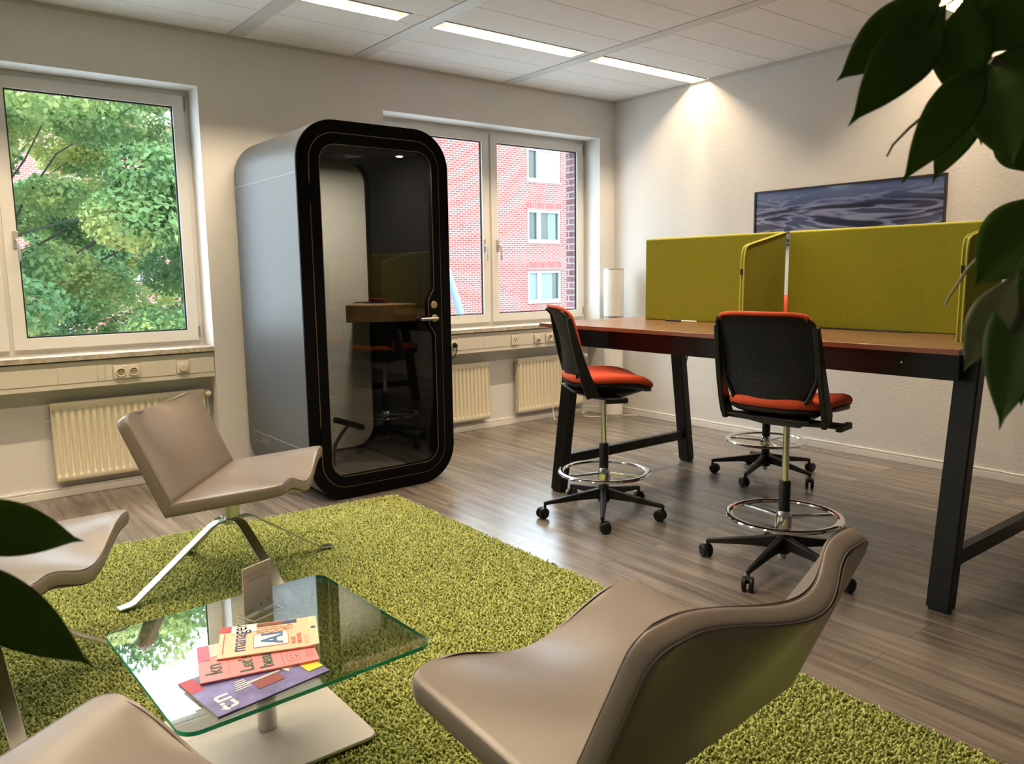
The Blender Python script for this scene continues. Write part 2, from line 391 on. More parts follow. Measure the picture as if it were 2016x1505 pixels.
# luminaires
LOUV = mat('louvre_aluminium', (.42, .36, .27), .4, .0)
HOUS = mat('luminaire_housing', (.62, .59, .52), .4)
labs = {(4.34, 2): 'recessed louvred ceiling light nearest the top edge, above the phone booth', (4.34, 3): 'middle recessed louvred ceiling light in the row along the windows',
        (4.34, 4): 'recessed louvred ceiling light whose end touches the right wall', (2.23, 4): 'louvred ceiling light half hidden behind the plant leaves at top right'}
def luminaire(x0, x1, yc, key):
    hw = .085; L = x1-x0
    t = thing('ceiling_light', labs.get(key, 'louvred ceiling light in the second row, behind the viewer' if yc < 3 else 'louvred ceiling light near the left window, outside the picture'), 'ceiling light', (x0, yc, CH), group='recessed louvred ceiling lights' if key not in labs else None)
    b = MB(); z1 = .10
    b.box(0, L, -hw, -hw+.012, -.004, z1); b.box(0, L, hw-.012, hw, -.004, z1); b.box(0, .012, -hw+.012, hw-.012, -.004, z1); b.box(L-.012, L, -hw+.012, hw-.012, -.004, z1); b.box(.012, L-.012, -hw+.012, hw-.012, z1-.01, z1)
    b.build('housing', HOUS, t, bevel=.002)
    b = MB(); n = max(3, int(L/.062))
    for k in range(1, n): x = .012+(L-.024)*k/n; b.box(x-.0016, x+.0016, -hw+.013, hw-.013, .002, .038)
    b.box(.013, L-.013, -.0025, .0025, .006, .03)
    b.build('louvre', LOUV, t)
    MB().cyl((.06, 0, .066), (L-.06, 0, .066), .013, 12).build('tube', mat('lamp_tube', (1, .9, .75), .5, emis=((1, .72, .42), 11.0)) if yc > 1 else mat('lamp_tube_dim', (1, .9, .75), .5, emis=((1, .72, .42), 1.2)), t)
    lamp_area('lamp', (L/2, 0, .050), L-.10, .028, LAMP_W*L/1.2*(1 if yc > 1 else .12), 160, parent=t)
cells = [(bandx[i]+(.10 if i else .0), bandx[i+1] if i+1 < len(bandx) else RX1) for i in range(len(bandx))]
for yc in FIXT_Y:
    k = 0
    for i, (x0, x1) in enumerate(cells):
        if i < 1: continue
        if yc == 4.34 and i < 3: continue
        a, c = fixture_span(x0, x1)
        idx = {5: 2, 6: 3, 7: 4}.get(i, 0)
        luminaire(a, c, yc, (yc, idx) if (yc, idx) in labs else ('o', yc, i))

# ================================================================== windows
def window(n_, x0, x1):
    t = bpy.data.objects.new('window_%d' % n_, None); COL.objects.link(t); t.location = ((x0+x1)/2, 5.56, SILLT); t['kind'] = 'structure'; t['label'] = ''
    del t['label']
    W = x1-x0; H = WTOP-SILLT; h = W/2; yi = -.03; yo = .035       # local coords, z from sill top
    b = MB(); fw = .05
    b.box(-h, h, yi, yo, 0, fw); b.box(-h, h, yi, yo, H-fw, H); b.box(-h, -h+fw, yi, yo, fw, H-fw); b.box(h-fw, h, yi, yo, fw, H-fw); b.box(-.035, .035, yi, yo, fw, H-fw)
    b.build('window_frame', WHITEP, t, bevel=.003)
    for s in (-1, 1):
        xa, xb = (-h+.035, -.012) if s < 0 else (.012, h-.035)
        za, zb = .035, H-.035; sw = .068
        b = MB(); o_ = rrect(xa, xb, za, zb, .001, 1); i_ = rrect(xa+sw, xb-sw, za+sw, zb-sw, .001, 1)
        b.ring(o_, i_, yi-.018, yi-.0005)
        sash = b.build('sash', WHITEP, t, bevel=.004)
        b = MB(); i2 = rrect(xa+sw+.009, xb-sw-.009, za+sw+.009, zb-sw-.009, .001, 1)
        b.ring(i_, i2, yi-.0005, yi+.012); b.build('gasket', GASK, sash)
        MB().box(xa+sw-.004, xb-sw+.004, .0, .004, za+sw-.004, zb-sw+.004).build('pane', GLASSW, sash)
        # handle on the meeting stile
        hx = s*.071; zc = 1.555-SILLT; b = MB(); y = yi-.018
        b.box(hx-.014, hx+.014, y-.011, y, zc-.03, zc+.07)
        b.cyl((hx, y-.01, zc+.02), (hx, y-.045, zc+.02), .009, 12); 
        b.tube([(hx, y-.040, zc+.022), (hx+s*.004, y-.047, zc+.005), (hx+s*.006, y-.050, zc-.05), (hx+s*.006, y-.050, zc-.105)], .008, 10)
        b.build('handle', mat('handle_grey', (.50, .48, .44), .35, .3), sash, bevel=.002)
        hxx = xb if s > 0 else xa
        b = MB(); b.cyl((hxx+s*.004, y+.002, za+.02), (hxx+s*.004, y+.002, za+.09), .007, 10); b.cyl((hxx+s*.004, y+.002, zb-.09), (hxx+s*.004, y+.002, zb-.0), .007, 10)
        b.build('hinge', mat('hinge_grey', (.3, .29, .27), .4, .5), sash)
for i, (x0, x1) in enumerate(WINS): window(i+1, x0, x1)

# ================================================================== trunking, sockets, radiators
def trunking(x0, x1, joints, label):
    t = thing('cable_trunking', label, 'trunking', ((x0+x1)/2, 5.40, .682))
    b = MB(); b.box(x0+.002, x1-.002, 5.330, 5.4695, .682, .846)
    b.build('channel', TRUNK, t, bevel=.004, world=True)
    for a, c in joints: MB().box(a+.0015, c-.0015, 5.3265, 5.3298, .716, .815).build('cover_strip', TRUNK, t, bevel=.0012, world=True)
trunking(WINS[0][0], WINS[0][1], [(-.576, .36), (.36, .737), (.737, .948), (.948, .992), (.992, 1.035), (1.195, 1.41), (1.49, 1.652)], 'cream cable trunking under the left window sill')
trunking(WINS[1][0], WINS[1][1], [(2.991, 3.528), (3.608, 3.88), (3.88, 4.167), (4.247, 4.423), (4.503, 4.556), (4.716, 5.219)], 'cream cable trunking under the right window sill')
def socket(xc, n, label, kind='euro', plugm=None):
    t = thing('wall_socket', label, 'socket', (xc, 5.3263, .722)); W = .08*n-.004
    MB().box(-W/2, W/2, -.010, -.0002, 0, .08).build('cover_plate', CREAMP, t, bevel=.003)
    for k in range(n):
        cx = (k-(n-1)/2)*.0735
        xf = Matrix.Translation((cx, -.010, .04)) @ Matrix.Rotation(PI/2, 4, 'X')
        if kind == 'euro':
            b = MB(); b.lathe([(.029, 0), (.029, .008), (.0245, .010), (.021, .006), (.020, -.004)], 28, xf=xf); b.build('socket_ring', CREAMP, t, smooth=True)
            b = MB(); b.lathe([(.0195, -.006), (.0195, .004)], 24, xf=xf); r_ = b.build('socket_insert', mat('socket_insert_beige', (.36, .31, .20), .5), t)
            b = MB()
            for sgn in (-1, 1): b.lathe([(.0028, .0), (.0028, .0052)], 10, xf=xf @ Matrix.Translation((sgn*.0095, 0, 0)))
            b.build('pin_hole', DARK, r_)
        elif kind == 'capped':
            b = MB(); b.lathe([(.026, 0), (.026, .018), (.023, .021), (.0, .021)], 28, xf=xf); b.build('socket_cap', CREAMP, t, smooth=True)
            b = MB()
            for sgn in (-1, 1): b.lathe([(.003, .02), (.003, .0222)], 10, xf=xf @ Matrix.Translation((sgn*.010, 0, 0)))
            b.build('pin_hole', mat('socket_insert_beige'), t)
        elif kind == 'phone':
            b = MB()
            for dx, dz in ((-.012, .012), (.012, .008), (0, -.008)): b.box(cx+dx-.004, cx+dx+.004, -.0115, -.0099, .04+dz-.006, .04+dz+.006)
            b.build('jack', DARK, t)
        elif kind == 'data':
            MB().box(cx-.024, cx+.024, -.020, -.0098, .018, .060).build('jack_cover', CREAMP, t, bevel=.002)
            MB().box(cx-.014, cx+.014, -.0205, -.0199, .022, .034).build('jack', DARK, t)
    return t
socket(1.115, 2, 'double cream socket on the trunking under the left window')
socket(1.45, 1, 'single capped cream socket at right end of the left trunking', 'capped')
socket(3.568, 1, 'single cream socket with black plug, just right of the phone booth')
socket(4.207, 1, 'cream telephone outlet on the trunking under the right window', 'phone')
socket(4.463, 1, 'cream data outlet with raised cover under the right window', 'data')
socket(4.636, 2, 'double cream socket with white lead under the right window')
t = thing('power_plug', 'black plug and cord in the socket beside the phone booth', 'plug', (3.568, 5.310, .762))
b = MB(); b.cyl((0, .004, 0), (0, -.03, 0), .019, 18, .014); b.build('plug_body', BLACKP, t, bevel=.003)
b = MB(); b.tube([(0, -.026, 0), (-.003, -.045, -.008), (-.012, -.05, -.04), (-.03, -.045, -.09), (-.07, -.04, -.105), (-.14, -.03, -.09), (-.30, -.02, -.10)], .0045, 8); b.build('cord', BLACKP, t, smooth=True)
b = MB(); b.tube([(4.672, 5.312, .760), (4.69, 5.285, .735), (4.695, 5.30, .66), (4.685, 5.33, .50), (4.66, 5.34, .30), (4.655, 5.35, .16), (4.66, 5.34, .05), (4.64, 5.30, .01)], .0035, 8)
tag(b.build('white_lead', WHITET, smooth=True), 'thin white lead hanging from double socket down past the radiator', 'cable')

def radiator(x0, x1, z0, z1, label, valve_right, vy=5.40):
    t = thing('radiator', label, 'radiator', ((x0+x1)/2, 5.47, z0)); W = x1-x0; H = z1-z0; yf = 5.395-5.47
    n = int(W/.040); p = (W-.03)/n; b = MB()
    def hgt(x, z):
        k = (x-.015)/p
        if k < 0 or k > n: return 0.
        fr = k-math.floor(k); prof = .5-.5*math.cos(2*PI*fr); prof = min(1, max(0, (prof-.18)*3))
        e = min(1, max(0, (z-.032)/.018))*min(1, max(0, (H-.035-z)/.018)); return -.013*(1-prof)*e
    xsn = [0, .004]+[.015+p*(k+q/8) for k in range(n) for q in range(8)]+[W-.015, W-.004, W]; zs = [0, .004, .028, .034, .042, .05, H*.5, H-.055, H-.045, H-.036, H-.030, H-.004, H]
    vs = []; 
    for x in xsn:
        for z in zs:
            ed = .004 if (x in (0, W) or z in (0, H)) else 0
            vs.append((x-W/2, yf+ed-hgt(x, z)*1.0, z))
    nz = len(zs); fs = [(i*nz+j, (i+1)*nz+j, (i+1)*nz+j+1, i*nz+j+1) for i in range(len(xsn)-1) for j in range(nz-1)]
    b.add(vs, fs); b.build('front_panel', CREAM, t, smooth=True, angle=60)
    b = MB(); b.box(-W/2+.001, W/2-.001, yf+.0145, yf+.045, .002, H-.001); b.build('body', CREAM, t, bevel=.002)
    for s in (-1, 1): MB().box(s*W*.3-.015, s*W*.3+.015, yf+.045, -.0002, .05, H-.05).build('bracket', CREAM, t)
    s = 1 if valve_right else -1
    b = MB(); b.cyl((s*W/2, yf+.03, H-.03), (s*(W/2+.025), yf+.03, H-.03), .010, 12); b.lathe([(.014, 0), (.021, .004), (.023, .03), (.017, .052), (.012, .055)], 18, xf=Matrix.Translation((s*(W/2+.018), yf+.03, H-.03)) @ Matrix.Rotation(PI/2, 4, 'X'))
    b.build('thermostat_valve', CREAMP, t, bevel=.002)
    b = MB(); b.tube([(s*(W/2+.018), yf+.03, H-.03), (s*(W/2+.022), yf+.035, H-.08), (s*(W/2+.022), yf+.035, .0), (s*(W/2+.022), yf+.035, -z0+.0005)], .007, 10); b.lathe([(.02, -z0+.0005), (.02, -z0+.008), (.008, -z0+.010)], 16, c=(s*(W/2+.022), yf+.035)); b.build('pipe', WHITET, t, smooth=True)
    b = MB(); b.cyl((-s*W/2, yf+.03, H-.03), (-s*(W/2+.012), yf+.03, H-.03), .009, 10); b.cyl((-s*W/2, yf+.03, H*.78), (-s*(W/2+.02), yf+.03, H*.78), .007, 10); b.build('bleed_valve', STEEL, t)
radiator(.69, 1.60, .107, .595, 'cream ribbed radiator behind the lounge chair, under the left window', True)
radiator(3.10, 3.985, .098, .588, 'cream ribbed radiator partly hidden by the phone booth', False)
radiator(4.295, 5.085, .10, .588, 'cream ribbed radiator behind the tall desk leg near corner', True)

# ================================================================== rug
rt = thing('shag_rug', 'lime green shag rug under the lounge chairs and glass table', 'rug', (.80, 2.30, 0))
RC = [(2.30, 4.10), (2.235, .30), (-1.45, .36), (-1.38, 4.42)]
def rug_in(x, y, m=0.0):
    ok = np.ones_like(x, bool); n = 4
    for i in range(n):
        ax, ay = RC[i]; bx, by = RC[(i+1) % n]; L = math.hypot(bx-ax, by-ay)
        ok &= (((bx-ax)*(y-ay)-(by-ay)*(x-ax))/L) < -m
    return ok
RUGB = mat('rug_backing', (.13, .15, .012), 1.0, var=(60, .3), bump=1.0, bscale=120)
MB().prism(RC, 0.0005, .009, 'z').build('rug_base', RUGB, rt, world=True)
RUGF = bpy.data.materials.new('lime_shag_yarn'); RUGF.use_nodes = True
n = RUGF.node_tree.nodes; L = RUGF.node_tree.links; pb = n['Principled BSDF']; pb.inputs['Roughness'].default_value = .95; pb.inputs['Specular IOR Level'].default_value = .15; pb.inputs['Sheen Weight'].default_value = .15
tc = n.new('ShaderNodeTexCoord'); tx = n.new('ShaderNodeTexNoise'); tx.inputs['Scale'].default_value = 70; tx.inputs['Detail'].default_value = 2; L.new(tc.outputs['Object'], tx.inputs['Vector'])
rp = n.new('ShaderNodeValToRGB'); L.new(tx.outputs['Fac'], rp.inputs[0]); rp.color_ramp.elements[0].position = .3; rp.color_ramp.elements[1].position = .7
rp.color_ramp.elements[0].color = (.29, .33, .072, 1); rp.color_ramp.elements[1].color = (.59, .645, .225, 1); L.new(rp.outputs[0], pb.inputs['Base Color'])
def shag():
    sp = .0104; xs_ = np.arange(-.75, 2.32, sp); ys_ = np.arange(.30, 4.40, sp)
    X, Y = np.meshgrid(xs_, ys_); X = X.ravel()+rng.uniform(-.5, .5, X.size)*sp; Y = Y.ravel()+rng.uniform(-.5, .5, Y.size)*sp
    k = rug_in(X, Y, .004)
    # keep what the camera or a small step aside could see
    k &= ((Y > 1.1) | (X > .9)) & (Y+X*.2 > .2)
    X = X[k]; Y = Y[k]; N = X.size
    h = rng.uniform(.009, .018, N); th = rng.uniform(0, 2*PI, N); ln = rng.uniform(.2, 1.0, N)*.010; r = rng.uniform(.0034, .0054, N)
    V = np.zeros((N, 10, 3)); ph = rng.uniform(0, 2*PI, N)
    lev = [(0., .9), (.55, 1.15), (.95, .75)]
    for li, (hz, rr) in enumerate(lev):
        for j in range(3):
            a = ph+j*2*PI/3+li*.5; V[:, li*3+j, 0] = X+np.cos(th)*ln*hz**1.6+np.cos(a)*r*rr; V[:, li*3+j, 1] = Y+np.sin(th)*ln*hz**1.6+np.sin(a)*r*rr; V[:, li*3+j, 2] = .007+h*hz
    V[:, 9, 0] = X+np.cos(th)*ln*1.1; V[:, 9, 1] = Y+np.sin(th)*ln*1.1; V[:, 9, 2] = .007+h
    fq = []
    for li in (0, 3):
        for j in range(3): j2 = (j+1) % 3; fq.append((li+j, li+j2, li+3+j2, li+3+j))
    ft = [(6+j, 6+(j+1) % 3, 9) for j in range(3)]
    base = np.arange(N)[:, None]*10
    Q = (base[:, :, None]+np.array(fq)[None]).reshape(-1); T = (base[:, :, None]+np.array(ft)[None]).reshape(-1)
    me = bpy.data.meshes.new('pile'); nq, ntri = len(Q)//4, len(T)//3
    me.vertices.add(N*10); V[:, :, 0] -= .80; V[:, :, 1] -= 2.30; me.vertices.foreach_set('co', V.reshape(-1))
    me.loops.add(len(Q)+len(T)); me.loops.foreach_set('vertex_index', np.concatenate([Q, T]).astype(np.int32))
    me.polygons.add(nq+ntri); me.polygons.foreach_set('loop_start', np.concatenate([np.arange(nq)*4, nq*4+np.arange(ntri)*3]).astype(np.int32))
    me.update(calc_edges=True); me.shade_smooth(); me.materials.append(RUGF)
    o = bpy.data.objects.new('pile', me); COL.objects.link(o); o.parent = rt; o['kind'] = 'stuff'
shag()

# ================================================================== phone booth
def booth():
    t = thing('phone_booth', 'grey rounded acoustic phone booth with black framed glass door', 'phone booth', (2.33, 4.75, 0))
    X0, X1, Z0, Z1, Y0, Y1 = 1.83, 2.83, .004, 2.215, 4.25, 5.245; R = .235
    O = rrect(X0, X1, Z0, Z1, R, 12)
    def ins(d, r=None): return rrect(X0+d, X1-d, Z0+d, Z1-d, (R-d) if r is None else r, 12)
    b = MB(); b.ring(O, ins(.055), Y0+.012, Y1); b.build('shell', PODG, t, smooth=True, angle=40, world=True)
    b = MB(); b.ring(O, ins(.070, .165), Y0-.004, Y0+.0118); b.build('front_frame', PODB, t, smooth=True, angle=40, world=True)
    # liner: dark inside walls
    b = MB(); b.ring(ins(.0552), ins(.062), Y0+.012, Y1-.052); b.build('inner_lining', DFELT, t, smooth=True, angle=40, world=True)
    b = MB(); b.prism(ins(.0555), Y1-.05, Y1-.002, 'y'); b.build('back_panel', FELT, t, bevel=.003, world=True)
    b = MB(); b.ring(ins(.0625), ins(.085, .15), Y1-.075, Y1-.0505); b.build('back_frame', PODB, t, smooth=True, world=True)
    MB().box(X0+.2, X1-.2, Y0+.02, Y1-.06, Z0+.0625, Z0+.072).build('booth_floor', mat('booth_carpet', (.11, .10, .09), .95), t, world=True)
    # seams of the shell and vent label
    b = MB(); b.box(X0-.0012, X0+.002, Y0+.013, Y1-.002, 1.911, 1.9145); b.box(X0-.0012, X0+.002, Y0+.013, Y1-.08, .318, .3215)
    b.build('seam', mat('seam_light_grey', (.35, .38, .40), .4), t, world=True)
    b = MB(); b.box(X0-.0014, X0+.002, 4.89, 5.12, .259, .2615); b.box(X0-.0014, X0+.002, 4.89, 5.00, .287, .289); b.box(X0-.0014, X0+.002, 4.889, 4.892, .259, .289)
    for k in range(9): b.box(X0-.0014, X0+.002, 4.905+.011*k, 4.909+.011*k, .268, .281)
    b.build('vent_plate', mat('vent_grey', (.22, .24, .26), .4), t, world=True)
    # door : ring with bulge around the lock on the right side
    DO = rrect(X0+.074, X1-.074, Z0+.074, Z1-.074, .161, 12)
    gx0, gx1, gz0, gz1 = 1.964, 2.703, .143, 2.078
    GI = []
    base = rrect(gx0, gx1, gz0, gz1, .10, 12)
    # insert bulge points on right side between base[-1] (bottom right) and base[0] (top right)
    bul = [(gx1, .93), (gx1-.004, .965), (gx1-.020, .99), (gx1-.040, 1.02), (gx1-.045, 1.05), (gx1-.045, 1.16), (gx1-.040, 1.19), (gx1-.020, 1.22), (gx1-.004, 1.245), (gx1, 1.28)]
    dz = DO[0][1]; dob = [(X1-.074, z) for _, z in bul]
    GI = base+bul; DOX = DO+dob
    door = MB().ring(DOX, GI, Y0-.010, Y0+.030).build('door', PODB, t, smooth=True, angle=40, world=True)
    def shrink(P, d):
        n_ = len(P); out = []
        for i in range(n_):
            p0, p1, p2 = Vector(P[i-1]), Vector(P[i]), Vector(P[(i+1) % n_]); e = (p2-p0).normalized(); out.append((p1.x-e.y*d, p1.y+e.x*d))
        return out
    MB().ring(shrink(GI, -.0028), GI, Y0-.012, Y0-.0102).build('glass_trim', BRONZE, door, world=True)
    MB().ring(rrect(X0+.0705, X1-.0705, Z0+.0705, Z1-.0705, .1645, 12), rrect(X0+.0735, X1-.0735, Z0+.0735, Z1-.0735, .1615, 12), Y0-.008, Y0-.003).build('door_trim', BRONZE, door, world=True)
    MB().prism(shrink(GI, -.004), Y0+.008, Y0+.014, 'y').build('door_pane', GLASSD, door, world=True)
    b = MB(); q = lambda x, z: Matrix.Translation((x, Y0-.010, z)) @ Matrix.Rotation(PI/2, 4, 'X')
    b.lathe([(.023, 0), (.023, .004), (.019, .006)], 28, xf=q(2.700, 1.147)); b.lathe([(.023, 0), (.023, .004), (.019, .006)], 28, xf=q(2.703, 1.062)); b.build('escutcheon', mat('brass_lock', (.42, .34, .22), .4, .6), door, world=True)
    b = MB(); b.tube([(2.703, Y0-.012, 1.062), (2.703, Y0-.045, 1.062), (2.697, Y0-.055, 1.062), (2.68, Y0-.058, 1.062), (2.575, Y0-.058, 1.062)], .0095, 12); b.build('door_handle', STEEL, door, smooth=True, world=True)
    b = MB()
    for z in (1.80, .40): b.box(X0+.066, X0+.080, Y0-.014, Y0-.004, z-.055, z+.055)
    b.build('hinge', PODB, door, bevel=.002, world=True)
    # shelf
    xl, xr, yb = 2.335, X1-.064, Y1-.055
    poly = [(xr, 4.56), (xr, yb), (2.62, yb)]+[(xl+(xr-xl)*u, 4.74-.18*u-.075*math.sin(PI*u)) for u in (0, .08, .2, .35, .5, .65, .8, .92)]
    MB().prism(poly, 1.03, 1.145, 'z').build('shelf', POAK, t, bevel=.004, world=True)
    MB().box(2.60, 2.74, yb-.30, yb-.06, 1.1455, 1.150).build('desk_pad', BLACKP, t, world=True)
    b = MB(); b.cyl((2.25, 4.80, .385), (2.47, 4.82, .30), .021, 14); b.build('footrest_bar', BLACKP, t, bevel=.004, world=True)
    b = MB(); b.tube([(2.36, 4.81, .34), (2.30, 4.81, .28), (2.245, 4.80, .21), (2.225, 4.79, .12), (2.22, 4.78, .077)], .013, 10); b.build('footrest_arm', BLACKP, t, smooth=True, world=True)
    MB().box(2.0, 2.70, 4.30, 4.98, 2.087, 2.152).build('ceiling_unit', DFELT, t, bevel=.004, world=True)
    # spot
    b = MB(); b.lathe([(.030, 2.0868), (.030, 2.0815), (.022, 2.080)], 24, c=(2.615, 4.465)); b.build('spot_rim', BRONZE, t, world=True)
    b = MB(); b.lathe([(.021, 2.0798), (.021, 2.0785)], 20, c=(2.615, 4.465)); b.build('spot_bulb', mat('spot_glow', (1, 1, 1), .5, emis=((1, .75, .45), 25)), t, world=True)
    l = bpy.data.lights.new('booth_spot', 'AREA'); l.shape = 'DISK'; l.size = .12; l.energy = 7.5; l.color = (1, .90, .74); l.spread = math.radians(180)
    o = bpy.data.objects.new('booth_spot', l); COL.objects.link(o); o.parent = t; o.location = (2.36-2.33, 4.60-4.75, 2.078)
booth()

# ================================================================== desk
def desk():
    X0, X1, Y0, Y1, ZT = 3.05, 4.42, 1.24, 3.62, 1.04
    t = thing('standing_height_desk', 'long walnut bar height bench desk on black A-frame legs', 'desk', ((X0+X1)/2, (Y0+Y1)/2, 0))
    MB().box(X0, X1, Y0, Y1, ZT-.022, ZT).build('desk_top', WOODD, t, bevel=.003, world=True)
    b = MB(); b.box(X0-.0012, X0+.0, Y0+.001, Y1-.001, ZT-.0215, ZT-.002); b.build('edge_band', WOODE, t, world=True)
    b = MB(); zb = .905
    xa, xb = X0+.13, X1-.13
    b.box(xa, xa+.035, Y0+.05, Y1-.05, zb, ZT-.0225); b.box(xb-.035, xb, Y0+.05, Y1-.05, zb, ZT-.0225)
    for y in (Y0+.05, Y1-.11, (Y0+Y1)/2): b.box(xa+.035, xb-.035, y, y+.06, zb, ZT-.0225)
    b.build('apron', BLACK, t, bevel=.003, world=True)
    b = MB(); b.lathe([(.004, 0), (.004, .002)], 10, xf=Matrix.Translation((xa, 1.51, .962)) @ Matrix.Rotation(-PI/2, 4, 'Y')); b.build('bolt', CHROME, t, world=True)
    for yc in (1.285, 3.545):
        for xbot, xtop in ((3.135, 3.275), (4.345, 4.205)):
            leg = MB()
            w_ = .062; vs = []
            for z, x in ((.010, xbot), (1.017, xtop)):
                for dx, dy in ((-w_/2, -.045), (w_/2, -.045), (w_/2, .045), (-w_/2, .045)): vs.append((x+dx, yc+dy, z))
            leg.add(vs, [(3, 2, 1, 0), (4, 5, 6, 7), (0, 1, 5, 4), (1, 2, 6, 5), (2, 3, 7, 6), (3, 0, 4, 7)])
            l_ = leg.build('leg', BLACK, t, bevel=.006, world=True)
            MB().box(xbot-.024, xbot+.024, yc-.035, yc+.035, .0, .0098).build('foot_pad', BLACKP, l_, world=True)
        MB().box(3.19, 4.29, yc-.0225, yc+.0225, .165, .225).build('crossbar', BLACK, t, bevel=.004, world=True)
    # cable bundle tied below the top, at the far end
    b = MB(); b.tube([(4.20, 3.46, .90), (4.17, 3.44, .86), (4.12, 3.46, .875), (4.08, 3.47, .90)], .006, 8); b.tube([(4.17, 3.45, .87), (4.24, 3.45, .84), (4.30, 3.45, .87), (4.25, 3.44, .90)], .005, 8)
    tag(b.build('cable_bundle', WHITET, smooth=True), 'white cable bundle tied under the far end of the tall desk', 'cable')
    b = MB(); b.tube([(4.10, 3.40, .902), (4.08, 3.39, .80), (4.12, 3.38, .72), (4.15, 3.39, .79), (4.14, 3.40, .902)], .0045, 8)
    tag(b.build('cable_loop', BLACKP, smooth=True), 'black cable loop hanging below the far end of the tall desk', 'cable')
desk()

# screens (fabric dividers)
def screen(y0, y1, label, wing_y, first, slit=0.0):
    t = thing('desk_screen', label, 'desk divider', (3.735, (y0+y1)/2, 1.04))
    z0, z1 = 1.0402, 1.532; th = .012
    poly = [(y0+slit, z0), (y1, z0), (y1, z1), (y0, z1)]
    MB().prism(poly, 3.735-th, 3.735+th, 'x').build('long_panel', GREENF, t, bevel=.006, world=True)
    b = MB(); b.tube([(3.735, y1, z1-.001), (3.735, y0, z1-.001)], .0065, 8); b.tube([(3.735, y1-.001, z0+.008), (3.735, y1-.001, z1-.002)], .0055, 8); b.build('panel_edge', GREENE, t, smooth=True, world=True)
    # wing toward -x with a slanting top and rounded corner
    x1 = 3.735-th-.001; x0 = 3.365; r = .035; zc = 1.455
    s = (z1-zc)/(x1-x0)
    out = [(x1, z0), (x1, z1), (x0+r, zc+s*r), (x0+r*.35, zc-.006), (x0+.004, zc-.03), (x0, zc-.055), (x0-.004, z0)]
    MB().prism(out, wing_y-.010, wing_y+.010, 'y').build('wing_panel', GREENF, t, bevel=.003, world=True)
    for dy in (-.0085, .0085):
        b = MB(); b.tube([(x, wing_y+dy, z) for x, z in out[1:]], .0042, 6); b.build('wing_edge', GREENE, t, smooth=True, world=True)
    MB().box(x0-.007, x0+.004, wing_y-.006, wing_y+.010, 1.315, 1.345).build('clip', BLACKP, t, bevel=.002, world=True)
    MB().box(3.735-.010, 3.735+.010, y0-.002 if not first else y0-.010, y0 if not first else y0-.0005, 1.44, z1-.004).build('hinge_post', mat('hinge_post_grey', (.35, .35, .34), .4, .5), t, world=True)
screen(2.425, 3.385, 'lime green fabric screen on the far half of the tall desk', 2.412, True, .0)
screen(1.385, 2.386, 'lime green fabric screen on the near half of the tall desk', 1.372, False)
t = thing('pen', 'dark pen with white end lying under the far green screen', 'pen', (3.66, 3.02, 1.0402))
MB().cyl((0, .14, .005), (0, .02, .005), .005, 10).build('pen_body', BLACKP, t); MB().cyl((0, .02, .005), (0, -.09, .005), .005, 10).build('pen_cap', WHITET, t)
b = MB(); b.box(3.685, 3.715, 1.72, 2.34, 1.0402, 1.046)  # flat black slab stands in for the shadow in the gap under the screen
tag(b.build('gap_shadow_strip', BLACKP, bevel=.002), 'black strip standing in for the gap shadow under the near green screen', 'strip')

